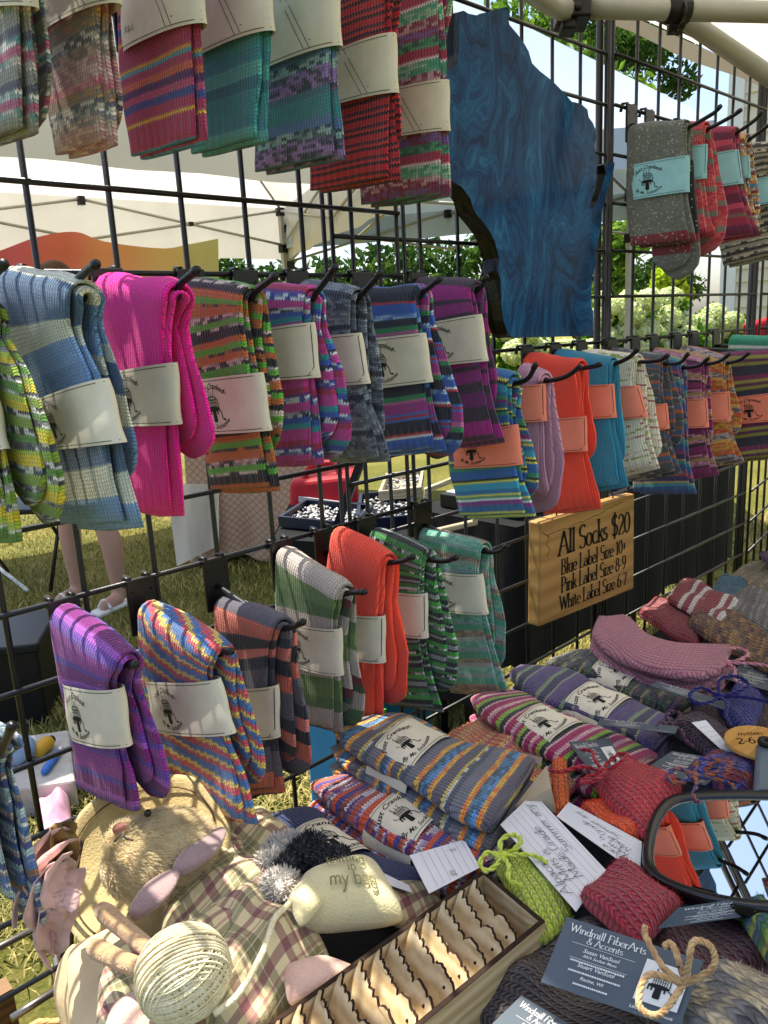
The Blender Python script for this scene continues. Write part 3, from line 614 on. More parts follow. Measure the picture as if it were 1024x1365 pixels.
# the end panel that turns the corner towards the buyer
tE = thing('grid_panel', (24.75*C3, YW, .1), 'short wire grid panel turning the corner past the olive striped socks', 'grid panel', 'black wire grid panels forming the wall')
for i in range(9):
    mb = MB(); p = np.array((24.75*C3+i*.0755, YW-.004+i*.012, 0)); mb.tube([p+(0, 0, .1), p+(0, 0, 1.83)], .0029, 8); mb.build('wire', BLK, tE, True)
for i in range(23):
    mb = MB(); z = ZB-15*C3+i*C3; mb.tube([(24.75*C3, YW-.006, z), (24.75*C3+8*.0755, YW+.09, z)], .0029, 8); mb.build('wire', BLK, tE, True)
mb = MB(); mb.tube([(24.6*C3, YW+.014, 0), (24.6*C3, YW+.014, 1.83)], .008, 12)
mb.build('post', BLK, tag(thing('support_post', (24.6*C3, YW+.014, 0), 'black steel post where the grid wall turns the corner', 'post')), True)
mb = MB(); mb.tube([(16.40*C3, YW+.026, 0), (16.40*C3, YW+.026, 1.86)], .006, 12)
mb.build('post', BLK, thing('support_post', (16.28*C3, YW+.03, 0), 'black steel post behind the joint beside the blue plaque', 'post'), True)
# ---------------------------------------------------------------- socks on the wall
zM = ZA-C3; zL = ZA-5*C3; zR = ZB-C3; zU = ZB+C3*4; 
SP = sock_pair
T_ = lambda a: dict(bstyle='back', n=.11, **a)
# top row (only the lower halves are in view)
SP('T0', 'grey, teal and rose striped socks hung beside the pale speckled pink pair', [('#8f8f86', 8), ('#c9b9b0', 6, '#6f8f8a'), ('#b0607a', 6), ('#5f8f90', 8, '#e0d8d0'), ('#5a5a6a', 6)], [(20, -205), (22, -60), (25, 15), (28, 90), (30, 170)], [(40, -190), (58, 0), (68, 80), (70, 130), (60, 166)], [(-60, -95), (22, -110), (24, 8), (-60, 20)], bstyle='back', tip=[(30, -205), (50, -225)], w=.125, rear_w=.115, in_dn=.009, n=.14)
SP('T1', 'pale pink and grey speckled socks with a cream band on the upper row', [('#b98a92', 14, '#d8b8b0'), ('#8a7a78', 8, '#c8b0a0'), ('#5c6470', 10, '#d0c8c0'), ('#b08a68', 10, '#8a8078'), ('#c86a80', 8, '#d8a0a0')], [(138, -160), (137, -60), (133, 5), (132, 65), (135, 120), (138, 188)], [(142, -150), (147, 20), (158, 110), (170, 160), (165, 182)], [(60, -70), (136, -86), (138, 3), (70, 25)], bstyle='back', tip=[(150, -165), (172, -182)], phase=.1, w=.125, rear_w=.115, in_dn=.009, n=.14)
SP('T2', 'hot pink socks with thin orange, blue and yellow stripes', [('#b23a66', 20), ('#e0b040', 3), ('#b23a66', 8), ('#3f4f9a', 5), ('#c0507a', 7), ('#5a2a6a', 6), ('#d06a50', 5), ('#b23a66', 6), ('#4aa0b8', 4), ('#d8a040', 3)], [(252, -140), (252, -50), (255, 32), (257, 85), (258, 130), (260, 184)], [(256, -130), (260, 60), (272, 120), (282, 160), (278, 178)], [(165, -48), (250, -66), (255, 30), (175, 57)], bstyle='back', tip=[(268, -142), (290, -160)], phase=.0, w=.125, rear_w=.115, in_dn=.009, n=.14)
SP('T3', 'plain teal socks with a cream band on the upper row', [('#3f9aa0', 20), ('#357f90', 10), ('#58b0ac', 12), ('#3f8fa0', 9)], [(342, -120), (345, -40), (348, 42), (346, 100), (342, 150), (341, 184)], [(346, -110), (351, 60), (358, 120), (361, 160), (354, 180)], [(275, -35), (343, -52), (348, 40), (295, 54)], bstyle='back', tip=[(358, -122), (380, -140)], w=.125, rear_w=.115, in_dn=.009, n=.14)
SP('T4', 'teal, grey and lilac striped socks with a cream band', [('#3a3f52', 9, '#a080b8'), ('#9a7ab8', 8, '#444c5c'), ('#2f4a5a', 8, '#9abcbc'), ('#5a7fae', 8), ('#3f8f96', 18), ('#4a7a8a', 8)], [(432, -105), (436, -20), (440, 62), (442, 140), (444, 180), (445, 207)], [(436, -95), (442, 60), (443, 130), (442, 170), (430, 200)], [(375, -18), (435, -32), (440, 60), (388, 72)], bstyle='back', tip=[(446, -107), (466, -124)], phase=.0, w=.125, rear_w=.115, in_dn=.009, n=.14)
SP('T5', 'red and black thinly striped socks on the upper row', [('#c2222e', 5), ('#2a1424', 3), ('#c8302e', 4), ('#4a1a3a', 3)], [(508, -85), (513, 0), (516, 60), (517, 125), (518, 190), (519, 236)], [(512, -75), (526, 60), (534, 140), (535, 190), (526, 222)], [(452, 62), (514, 42), (517, 123), (450, 134)], bstyle='back', tip=[(523, -87), (543, -104)], w=.125, rear_w=.115, in_dn=.009, n=.14)
SP('T6', 'green, plum and white striped socks beside the blue plaque', [('#7a5a9a', 8, '#8a2a48'), ('#8a2a48', 8, '#c8a0a8'), ('#3f9a78', 12, '#9ac0a0'), ('#d8c8c8', 5), ('#a83050', 9), ('#4a9a6a', 9, '#2a5a50')], [(582, -65), (585, 20), (587, 107), (587, 175), (587, 258)], [(584, -60), (588, 100), (589, 160), (588, 200), (580, 240)], [(520, 113), (586, 105), (587, 174), (515, 180)], bstyle='back', tip=[(597, -66), (617, -83)], phase=.02, w=.125, rear_w=.115, in_dn=.009, n=.14)
# middle row, left panel
SP('M0', 'yellow, lime and black zigzag socks beside the blue and white pair', [('#d6c22a', 8), ('#3c3f44', 6, '#c8c8b8'), ('#7f9a2e', 9), ('#c0c0b4', 5, '#2c2c30'), ('#5a8a30', 7), ('#3c3f44', 5, '#d0d0c0'), ('#a9c038', 6)], [(-48, 395), (-35, 470), (-22, 540), (0, 640), (8, 715)], [(-30, 400), (5, 440), (35, 490), (62, 560), (79, 630), (60, 697)], [(-110, 545), (-32, 525), (-16, 600), (-90, 620)], heel=(-115, 372), anchor=(-30, 525), rear_w=.085, zr=zM, tip=[(-22, 385), (5, 352)], warp=1.)
SP('M1', 'slate blue and cream broad-striped socks with a cream band', [('#6f93b8', 24), ('#c9cbb4', 22), ('#44617e', 34), ('#cfd0bc', 26), ('#5f84aa', 22)], [(90, 368), (95, 445), (121, 505), (142, 592), (168, 694)], [(100, 372), (135, 430), (165, 505), (179, 575), (165, 645)], [(22, 537), (120, 505), (142, 591), (70, 607)], heel=(-2, 352), w=.13, wt=.13, anchor=(100, 470), zr=zM, tip=[(104, 374), (128, 352)], in_dn=.016, phase=.05, n=.15)
SP('M2', 'bright magenta socks with a white band', '#ff1a9c', [(218, 372), (216, 430), (217, 485), (222, 567), (226, 682)], [(228, 372), (246, 430), (270, 510), (289, 585), (268, 612)], [(150, 497), (216, 484), (222, 567), (165, 570)], heel=(122, 363), zr=zM, tip=[(240, 379), (262, 360)], var=.12, w=.1, wt=.125, n=.12)
SP('M3', 'green, orange and black patterned socks with a white band', [('#5fae38', 6), ('#c06a34', 7), ('#262630', 7), ('#d8cdbd', 4, '#2c2430'), ('#5fae38', 7), ('#d2b4ae', 6, '#2c2c34'), ('#c06a34', 7), ('#2a2a30', 3, '#c06a34')], [(320, 376), (323, 430), (333, 497), (346, 577), (358, 648)], [(328, 380), (360, 445), (377, 530), (374, 580), (358, 612)], [(277, 508), (334, 497), (345, 575), (289, 583)], heel=(243, 368), zr=zM, tip=[(345, 385), (367, 368)], wt=.115, w=.105, n=.12)
SP('M4', 'pink, blue and teal patterned socks with a white band', [('#b03058', 5), ('#c8429a', 11), ('#2f9aa0', 5), ('#3a58b8', 8), ('#d8d8e0', 5, '#203048'), ('#c8429a', 9), ('#d8e0e8', 5, '#3050a0'), ('#703a90', 6)], [(403, 378), (404, 430), (411, 505), (413, 560), (414, 614)], [(411, 382), (436, 435), (458, 495), (467, 555), (445, 612)], [(350, 441), (404, 430), (411, 504), (370, 511)], heel=(330, 374), zr=zM, tip=[(425, 386), (447, 356)], bstyle='side', wt=.105, n=.12)
SP('M5', 'heathered grey and navy socks with a white band', [('#5c6674', 12, '#8a929c'), ('#39414f', 10, '#6f7884'), ('#7c8894', 8, '#3c4452'), ('#2c3442', 9)], [(465, 380), (467, 443), (479, 513), (492, 560), (507, 610)], [(474, 384), (500, 445), (510, 505), (512, 555), (500, 600)], [(410, 452), (468, 444), (479, 512), (425, 519)], heel=(395, 372), zr=zM, tip=[(488, 386), (507, 364)], bstyle='side', wt=.105)
SP('M6', 'navy socks with blue, red, green and purple stripes and a white band', [('#2f5fb8', 10), ('#c8d0d8', 2), ('#b03040', 3), ('#1d2136', 16), ('#3f6fc0', 3), ('#b03040', 3), ('#3f6fc0', 3), ('#a0388a', 11), ('#c06a9a', 5), ('#2f8a58', 6), ('#20243a', 10), ('#3f6fc0', 7, '#9ab8d8')], [(551, 378), (556, 445), (564, 511), (570, 550), (579, 596)], [(558, 382), (578, 430), (598, 485), (616, 540), (618, 575), (592, 612)], [(498, 453), (555, 444), (564, 510), (506, 521)], heel=(472, 382), zr=zM, tip=[(566, 388), (586, 372)], wt=.1, phase=.0)
SP('M7', 'plum, charcoal and magenta broad-striped socks with a white band', [('#46344a', 5), ('#a8258a', 18), ('#3a3440', 18, '#46344a'), ('#7a2a72', 16), ('#3e3442', 14, '#4a3a50'), ('#9a2a82', 16)], [(626, 370), (632, 420), (640, 483), (648, 535), (659, 586)], [(634, 374), (650, 440), (662, 500), (661, 535), (652, 562)], [(578, 433), (631, 419), (639, 482), (600, 490)], heel=(528, 369), zr=zM, tip=[(640, 384), (648, 369)], wt=.115, phase=.0)
# middle row, right panels
SP('R0', 'blue, lime and turquoise pinstriped socks with a pink band', [('#d8d860', 2), ('#2f6a9c', 8), ('#8a3a88', 6), ('#d8e8e0', 2), ('#3f9a70', 4), ('#d8d860', 2), ('#2f7ab0', 6), ('#3aa8c8', 10), ('#d8d860', 2), ('#161616', 3), ('#d8d860', 2), ('#2f6ab0', 12), ('#3f9a70', 8), ('#1c1c24', 3)], [(677, 497), (679, 566), (686, 621), (694, 655), (701, 684)], [(681, 502), (694, 545), (707, 583), (717, 626), (700, 673)], [(600, 578), (680, 566), (686, 620), (609, 627)], heel=(645, 490), bcol='pink', zr=zR, tip=[(703, 505), (714, 486)], wt=.08, w=.112, n=.13, phase=.0)
SP('R1', 'plain lilac socks with a pink band', '#bd8aa6', [(719, 494), (717, 512), (718, 562), (717, 610), (718, 652)], [(727, 496), (741, 545), (753, 610), (748, 650), (720, 684)], [(684, 516), (717, 512), (718, 562), (695, 566)], heel=(690, 483), zr=zR, tip=[(752, 503), (773, 489)], bcol='pink', bstyle='side', w=.07, n=.12)
SP('R2', 'bright coral socks with a pink band', '#ff4a30', [(768, 478), (771, 520), (773, 556), (775, 602), (791, 674)], [(775, 482), (785, 530), (795, 575), (795, 597), (780, 622)], [(735, 563), (773, 555), (774, 602), (742, 607)], heel=(682, 470), zr=zR, tip=[(790, 489), (800, 486)], bcol='pink', bstyle='side', var=.12, wt=.1)
SP('R3', 'plain turquoise blue socks with a pink band', '#2f94b8', [(812, 474), (810, 512), (813, 557), (819, 600), (827, 645)], [(818, 478), (827, 530), (834, 580), (833, 610), (826, 632)], [(776, 517), (810, 512), (813, 557), (786, 563)], heel=(735, 464), zr=zR, tip=[(836, 478), (850, 466)], bcol='pink', bstyle='side', wt=.1)
SP('R4', 'cream socks speckled green and rose with a pink band', [('#e4dfcc', 8), ('#e4dfcc', 4, '#8a9a3a'), ('#e4dfcc', 7), ('#e0d8c8', 3, '#a85a60')], [(846, 470), (844, 514), (856, 557), (861, 590), (869, 621)], [(855, 475), (872, 530), (883, 600), (882, 605), (874, 622)], [(818, 519), (844, 514), (856, 557), (828, 565)], heel=(768, 465), zr=zR, tip=[(876, 481), (890, 474)], bcol='pink', bstyle='side', wt=.1)
SP('R5', 'charcoal and navy socks with fine grey rows', [('#4a4e58', 9), ('#34383f', 6, '#8a8a8a'), ('#4a4e58', 10), ('#8a5a40', 4), ('#3f5a80', 9), ('#b0602f', 5)], [(880, 472), (880, 520), (884, 560), (890, 595), (900, 628)], [(888, 476), (912, 550), (912, 575), (908, 590), (898, 608)], [(842, 545), (882, 538), (885, 572), (845, 580)], heel=(800, 461), zr=zR, tip=[(905, 484), (917, 472)], bcol='pink', bstyle='side', w=.098)
SP('R6', 'teal, indigo and rose striped socks longer than their neighbours', [('#3f8a90', 7), ('#b09a60', 3), ('#3a3a6a', 8), ('#a04a60', 5), ('#6a4a7a', 6), ('#2f5a90', 9)], [(905, 478), (910, 540), (913, 590), (916, 630), (919, 655)], [(910, 482), (916, 540), (917, 570), (916, 590), (912, 610)], None, heel=(865, 468), zr=zR, tip=[(930, 488), (944, 478)], anchor=(911, 560), w=.105)
SP('R7', 'burgundy, rose and olive banded socks with a pink band', [('#8a2a68', 9), ('#3a2a38', 4), ('#c890a8', 8, '#9a5a78'), ('#a88a50', 6), ('#c890a8', 6, '#6a3048'), ('#7a1f5a', 8)], [(936, 474), (936, 531), (938, 570), (943, 600), (948, 631)], [(940, 478), (948, 530), (951, 570), (951, 585), (946, 605)], [(908, 536), (936, 531), (938, 570), (910, 575)], heel=(868, 462), zr=zR, tip=[(958, 482), (972, 472)], bcol='pink', bstyle='side', phase=.0)
SP('R8', 'gold, rust and slate striped socks with a pink band', [('#5a5a6a', 9, '#b0a0a0'), ('#b04a28', 9, '#d07040'), ('#c89a3a', 9, '#b07030'), ('#b04a28', 7, '#d89050'), ('#d0a850', 8)], [(964, 474), (966, 522), (969, 562), (975, 590), (983, 613)], [(969, 478), (980, 520), (988, 550), (988, 572), (978, 588)], [(944, 526), (966, 522), (968, 562), (946, 566)], heel=(905, 458), zr=zR, tip=[(985, 480), (998, 471)], bcol='pink', bstyle='side', phase=.0)
SP('R9', 'olive, navy and plum striped socks near the corner post', [('#2c2e42', 9), ('#8a8a38', 7), ('#5a2a50', 7), ('#9a9a48', 6), ('#7a2a5a', 8), ('#303048', 8)], [(1052, 462), (1058, 520), (1062, 560), (1066, 590), (1072, 604)], [(1056, 466), (1066, 520), (1070, 560), (1070, 570), (1064, 585)], [(980, 533), (1058, 519), (1061, 558), (984, 568)], heel=(955, 468), zr=zR, tip=[(1072, 470), (1084, 460)], bcol='pink', w=.13, wt=.14, xs=1.545, n=.2)
SP('R10', 'emerald and white socks half hidden behind the olive striped pair', [('#2f9a78', 16), ('#d0d4cc', 5), ('#2f8a70', 10)], [(1050, 448), (1054, 500), (1058, 560)], [(1056, 452), (1060, 520), (1058, 540)], None, heel=(972, 446), zr=zR, xs=1.64, w=.12, anchor=(1050, 470), tip=[(1060, 452), (1072, 444)])
# upper right row
SP('U0', 'sparkly grey socks with burgundy cuffs and a blue band', [('#7a2434', 13), ('#5f6562', 250, '#6f7470'), ('#20242c', 120)], [(912, 155), (912, 207), (911, 256), (914, 290), (919, 320)], [(919, 157), (923, 190), (928, 270), (934, 330), (905, 372)], [(850, 218), (912, 207), (911, 256), (846, 266)], heel=(836, 165), zr=zU, tip=[(948, 153), (960, 142)], bcol='blue', phase=.0, fleck=('#a8aaa4', .965), sw=.0024, sh=.0019, rear_w=.07, warp=.3)
SP('U1', 'raspberry socks with grey stripes and a blue band', [('#c8404a', 20, '#d86a70'), ('#7f8078', 9), ('#b83048', 14, '#d05a68')], [(938, 158), (936, 192), (934, 238), (938, 280), (943, 310)], [(943, 162), (959, 220), (971, 280), (968, 298), (945, 340)], [(915, 197), (936, 192), (934, 238), (912, 243)], heel=(880, 160), zr=zU, tip=[(974, 156), (987, 147)], bcol='blue', bstyle='side', w=.08)
SP('U2', 'burgundy and rose striped socks with a blue band', [('#6a2048', 16), ('#a02a50', 14), ('#7a6a58', 7), ('#8a2a50', 9), ('#c84a6a', 10)], [(977, 165), (978, 199), (984, 245), (994, 280), (1004, 312)], [(982, 168), (990, 220), (996, 275), (994, 290), (984, 305)], [(948, 206), (978, 199), (984, 245), (952, 251)], heel=(918, 168), zr=zU, tip=[(1004, 162), (1015, 150)], bcol='blue', bstyle='side', phase=.0)
SP('U3', 'orange, blue and cream fair isle socks with a blue band', [('#d88a50', 6), ('#4a90b0', 4), ('#e8e0d8', 6, '#8a6a70'), ('#8a3a4a', 6), ('#d8b060', 5), ('#d8cfc4', 5, '#6a7a90')], [(993, 175), (991, 207), (993, 236), (998, 275), (1003, 300)], [(999, 178), (1009, 240), (1014, 280), (1013, 290), (1004, 306)], [(960, 213), (992, 207), (994, 237), (962, 244)], heel=(945, 176), zr=zU, tip=[(1018, 172), (1030, 162)], bcol='blue', bstyle='side', w=.075)
SP('U4', 'grey and black ribbed stripe socks with a blue band', [('#9a9488', 5), ('#2a2a2c', 4), ('#c8c0b0', 4, '#38383a')], [(1032, 185), (1022, 235), (1024, 272), (1030, 310), (1036, 338)], [(1038, 188), (1046, 240), (1050, 280), (1050, 300), (1040, 330)], [(990, 243), (1022, 235), (1024, 271), (992, 280)], heel=(985, 190), zr=zU, tip=[(1056, 180), (1066, 172)], bcol='blue', bstyle='side', phase=.3)
# lower row
SP('L0', 'white, blue and brown zigzag socks hung apart beside the pink flower', [('#c8ccd0', 7, '#5a6fa0'), ('#4a70a0', 6), ('#7a5a48', 6, '#c8c0b8'), ('#3f4a80', 6), ('#a8c0c0', 7)], [(-30, 985), (-25, 1050), (-18, 1110), (-5, 1190)], [(-10, 985), (12, 1010), (30, 1070), (46, 1150), (28, 1206)], None, heel=(-70, 950), anchor=(-28, 1020), n=.17, rear_w=.05, tip=[(2, 1000), (16, 968)], zr=zL, warp=1.)
SP('L1', 'purple and magenta striped socks with a white band', [('#8a2a8a', 12), ('#6a3aa0', 9), ('#a050b0', 6), ('#7a1a70', 12), ('#5a3a9a', 6), ('#94308c', 9)], [(148, 868), (145, 920), (156, 998), (164, 1030), (168, 1075)], [(166, 872), (185, 915), (202, 960), (216, 1005), (226, 1040), (220, 1075)], [(61, 902), (145, 920), (156, 998), (70, 972)], heel=(66, 806), w=.115, wt=.115, zr=zL, tip=[(166, 886), (181, 886)], in_dn=.008, var=.3, n=.122)
SP('L2', 'blue, yellow and red flecked socks with a white band', [('#d0505a', 6), ('#e0c060', 5), ('#4a70a8', 9), ('#c84a58', 4), ('#e0c060', 4), ('#4a78b0', 6)], [(278, 858), (276, 907), (295, 980), (312, 1030), (326, 1090)], [(300, 862), (325, 920), (347, 990), (350, 1005), (335, 1050)], [(186, 910), (276, 907), (296, 980), (205, 980)], heel=(182, 800), w=.135, wt=.1355, zr=zL, tip=[(292, 868), (308, 868)], slant=.28, warp=2., n=.15)
SP('L3', 'charcoal, black and salmon broad-striped socks with a white band', [('#1e1e26', 16), ('#c8644e', 20), ('#5a5660', 30), ('#26283a', 14), ('#d8786a', 15)], [(362, 824), (357, 870), (356, 916), (358, 985), (364, 1050)], [(370, 828), (395, 885), (410, 960), (413, 1000), (395, 1035)], [(295, 922), (356, 915), (358, 985), (305, 990)], heel=(284, 794), zr=zL, tip=[(388, 836), (404, 829)], bstyle='side', wt=.105, phase=.2)
SP('L4', 'beige, moss green and burgundy banded socks with a white band', [('#a89c90', 22), ('#4a6a34', 16), ('#5f7a3a', 22), ('#b8aca0', 34), ('#6a1a2a', 12), ('#2f4a2a', 12)], [(446, 779), (442, 839), (444, 901), (443, 935), (444, 972)], [(453, 782), (473, 850), (486, 920), (484, 945), (468, 972)], [(380, 832), (442, 839), (444, 902), (388, 890)], heel=(365, 728), zr=zL, tip=[(468, 790), (486, 789)], wt=.11, phase=.0)
SP('L5', 'bright orange red socks with a white band', '#ff4a2c', [(506, 738), (502, 822), (501, 885), (500, 920), (501, 958)], [(512, 741), (530, 800), (544, 870), (543, 905), (528, 942)], [(455, 823), (501, 822), (501, 885), (462, 884)], heel=(440, 700), zr=zL, tip=[(535, 748), (550, 742)], bstyle='side', var=.12, wt=.11)
SP('L6', 'green, black and white marled stripe socks with a white band', [('#22262a', 5), ('#3fa03a', 5), ('#c8ccc4', 4, '#222222'), ('#2f7a34', 6), ('#22262a', 4), ('#8a948e', 4)], [(560, 733), (558, 792), (559, 852), (566, 900), (578, 944)], [(566, 736), (594, 795), (610, 860), (609, 890), (594, 927)], [(512, 792), (558, 792), (559, 852), (522, 850)], heel=(492, 703), zr=zL, tip=[(592, 748), (608, 743)], bstyle='side', wt=.105)
SP('L7', 'sea green and brown heathered stripe socks with a white band', [('#5aa08a', 10, '#8ab8a0'), ('#9aa09a', 5), ('#7a6a58', 8, '#a08a70'), ('#4f9a7a', 9), ('#8a9a9a', 5)], [(636, 722), (633, 766), (640, 820), (652, 870), (666, 922)], [(642, 725), (660, 775), (675, 830), (674, 855), (660, 896)], [(583, 766), (633, 766), (640, 820), (598, 822)], heel=(551, 702), zr=zL, tip=[(662, 736), (676, 728)], wt=.105)
# ---------------------------------------------------------------- stroke lettering for the sign, the cards and the handwriting
def arc(cx, cy, rx, ry, a0, a1, n=12): return [(cx+rx*cos(radians(a)), cy+ry*sin(radians(a))) for a in np.linspace(a0, a1, n)]
GL = {
 'A': (.84, [[(.02, 0), (.40, 1)], [(.40, 1), (.80, 0)], [(.16, .36), (.64, .36)]], [(.02, 0), (.80, 0)]),
 'B': (.66, [[(.12, 0), (.12, 1)], [(.12, 1)]+arc(.28, .76, .24, .24, 90, -90)+[(.12, .52)], [(.12, .52)]+arc(.30, .26, .28, .26, 90, -90)+[(.12, 0)]], [(.12, 0), (.12, 1)]),
 'L': (.62, [[(.12, 1), (.12, 0)], [(.12, .01), (.56, .01), (.58, .16)]], [(.12, 1), (.1, 0)]), 'P': (.62, [[(.12, 0), (.12, 1)], [(.12, 1)]+arc(.28, .73, .27, .27, 90, -90)+[(.12, .46)]], [(.12, 0), (.12, 1)]),
 'W': (1.1, [[(.03, 1), (.3, 0)], [(.3, 0), (.54, .85)], [(.54, .85), (.78, 0)], [(.78, 0), (1.05, 1)]], [(.03, 1), (1.05, 1), (.54, .87)]),
 'S': (.62, [arc(.31, .75, .25, .25, 30, 265)+arc(.30, .25, .28, .26, 85, -150)], []), '$': (.66, [arc(.33, .73, .24, .22, 30, 265)+arc(.33, .28, .26, .24, 85, -150), [(.33, -.12), (.33, 1.1)]], []),
 'F': (.6, [[(.12, 0), (.12, 1)], [(.12, .99), (.55, .99), (.56, .85)], [(.12, .52), (.45, .52)]], [(.12, 0), (.12, 1)]), 'M': (.95, [[(.06, 0), (.1, 1)], [(.1, 1), (.46, .2)], [(.46, .2), (.82, 1)], [(.82, 1), (.86, 0)]], []),
 'G': (.74, [arc(.38, .5, .33, .5, 45, 330), [(.68, .3), (.68, .45), (.48, .45)]], []), '&': (.8, [[(.72, .42), (.55, .12), (.36, .0), (.14, .05), (.06, .25), (.2, .46), (.42, .62), (.5, .82), (.38, .99), (.24, .92), (.22, .75), (.4, .42), (.72, .0)]], []),
 'l': (.27, [[(.13, 0), (.13, 1.)]], [(.13, 0), (.1, 1)]), 'i': (.27, [[(.13, 0), (.13, .55)], [(.11, .74), (.15, .78)]], [(.13, 0), (.1, .55)]), 't': (.36, [[(.15, .78), (.15, .1), (.22, 0), (.34, .05)], [(.0, .53), (.32, .53)]], []),
 'k': (.52, [[(.1, 0), (.1, 1)], [(.46, .55), (.12, .24)], [(.24, .34), (.5, 0)]], [(.1, 0), (.08, 1), (.48, 0)]), 'h': (.58, [[(.1, 0), (.1, 1)], arc(.29, .34, .19, .21, 170, 0)+[(.48, 0)]], [(.1, 0), (.08, 1), (.48, 0)]),
 'n': (.58, [[(.1, 0), (.1, .55)], arc(.29, .34, .19, .21, 170, 0)+[(.48, 0)]], [(.1, 0), (.08, .55), (.48, 0)]), 'm': (.88, [[(.1, 0), (.1, .55)], arc(.27, .34, .17, .21, 170, 0)+[(.44, 0)], arc(.61, .34, .17, .21, 170, 0)+[(.78, 0)]], [(.1, 0), (.44, 0), (.78, 0)]),
 'u': (.58, [[(.1, .55), (.1, .2)]+arc(.28, .2, .18, .2, 180, 340), [(.46, .55), (.46, 0)]], [(.08, .55), (.44, .55), (.48, 0)]), 'o': (.56, [arc(.28, .275, .24, .275, 0, 360, 18)], []), 'c': (.5, [arc(.28, .275, .24, .275, 50, 315, 14)], []),
 'e': (.54, [[(.05, .29), (.51, .29)]+arc(.28, .275, .24, .275, 5, 320, 16)], []), 'a': (.54, [arc(.24, .18, .19, .18, 0, 360, 14), arc(.26, .36, .19, .18, 150, 0, 8)+[(.45, .05), (.52, 0)]], []),
 'b': (.58, [[(.1, 0), (.1, 1)], arc(.31, .275, .21, .275, 0, 360, 16)], [(.08, 1)]), 'd': (.6, [[(.5, 1), (.5, 0)], arc(.28, .275, .21, .275, 0, 360, 16)], [(.48, 1), (.53, 0)]), 'r': (.42, [[(.1, 0), (.1, .55)], arc(.3, .32, .2, .22, 170, 60, 8)], [(.1, 0), (.08, .55)]),
 's': (.44, [arc(.21, .41, .14, .14, 30, 265, 9)+arc(.21, .14, .16, .14, 85, -150, 9)], []), 'z': (.48, [[(.04, .45), (.05, .54), (.42, .54)], [(.42, .54), (.05, .01)], [(.05, .01), (.43, .01), (.45, .12)]], []), 'p': (.58, [[(.1, -.35), (.1, .55)], arc(.31, .275, .21, .275, 0, 360, 16)], []),
 'y': (.54, [[(.05, .55), (.27, .05)], [(.5, .55), (.14, -.34), (.0, -.3)]], []), 'g': (.56, [arc(.27, .3, .2, .24, 0, 360, 14), [(.47, .5), (.47, -.2), (.3, -.36), (.08, -.28)]], []), 'v': (.5, [[(.04, .55), (.25, 0)], [(.25, 0), (.47, .55)]], []),
 '0': (.62, [arc(.31, .45, .25, .45, 0, 360, 20)], []), '1': (.4, [[(.22, 0), (.22, .9)], [(.22, .9), (.06, .78)]], [(.22, 0)]), '2': (.6, [arc(.29, .66, .23, .24, 165, -25, 10)+[(.06, .02)], [(.06, .02), (.54, .02), (.56, .14)]], []), '6': (.6, [arc(.31, .28, .24, .28, 0, 360, 16), [(.07, .3), (.12, .62), (.28, .86), (.48, .95)]], []),
 '7': (.56, [[(.04, .78), (.06, .9), (.52, .9)], [(.52, .9), (.2, 0)]], []), '8': (.6, [arc(.3, .7, .19, .21, 0, 360, 14), arc(.3, .25, .24, .25, 0, 360, 16)], []), '9': (.6, [arc(.3, .64, .24, .27, 0, 360, 16), [(.54, .62), (.48, .3), (.32, .08), (.12, .0)]], []), '-': (.4, [[(.05, .34), (.35, .34)]], []), '+': (.56, [[(.06, .4), (.5, .4)], [(.28, .18), (.28, .62)]], []), ' ': (.34, [], []), ',': (.25, [[(.12, .05), (.06, -.14)]], [])}
def stroke_text(I, s, x, y, size, anchor='l', thick=.13, thin=.05, serif=.24, shear=0., jit=0., rng=None, xs=1.):
    adv = sum(GL.get(c, GL['o'])[0] for c in s)*size*xs
    x -= {'l': 0, 'c': adv/2, 'r': adv}[anchor]; wf = lambda t: size*(thin+(thick-thin)*abs(t[1])**1.5)
    for c in s:
        a, st, sf = GL.get(c, GL['o']); jy = rng.uniform(-jit, jit) if rng else 0
        T = lambda p: (x+(p[0]+shear*p[1])*size*xs, y+(p[1]+jy)*size)
        for p in st: I.line([T(q) for q in p], wf)
        if serif:
            for q in sf: X, Y = T(q); I.line([(X-serif/2*size, Y), (X+serif/2*size, Y)], thin*1.3*size)
        x += a*size*xs
# ---------------------------------------------------------------- wooden price sign
def wood(name, a, b, c, scale=1., rot=0.):
    m = N(name); mp = m.n('ShaderNodeMapping'); m.t.links.new(m.gen(), mp.inputs[0]); mp.inputs['Scale'].default_value = (3.*scale, 22*scale, 26*scale); mp.inputs['Rotation'].default_value = (0, rot, 0)
    nz = m.noise(mp.outputs[0], 3., 6., .65); w2 = m.n('ShaderNodeTexWave', wave_type='BANDS', bands_direction='Z'); m.t.links.new(mp.outputs[0], w2.inputs[0]); w2.inputs['Scale'].default_value = .9; w2.inputs['Distortion'].default_value = 7; w2.inputs['Detail'].default_value = 4
    f = m.M('ADD', m.M('MULTIPLY', nz, .65), m.M('MULTIPLY', w2.outputs['Fac'], .35)); m.set(Base_Color=m.ramp(f, [(.25, hx(a)), (.5, hx(b)), (.75, hx(c))]), Roughness=.5, Specular_IOR_Level=.35); m.bump(f, .0006); return m.m
ys = YW-.036; q = [onY(p, ys) for p in ((721, 697), (846, 658), (845, 785), (719, 836))]
t = thing('price_sign', (q[0]+q[2])/2, 'varnished wooden price board with black engraved lettering on the grid', 'sign')
SW = wood('sign_wood', '#96703c', '#a67d44', '#b48a50', .5)
mb = MB(); mb.prism([q[0], q[3], q[2], q[1]], (0, .024, 0)); bevel(mb.build('board', SW, t), .003, 3)
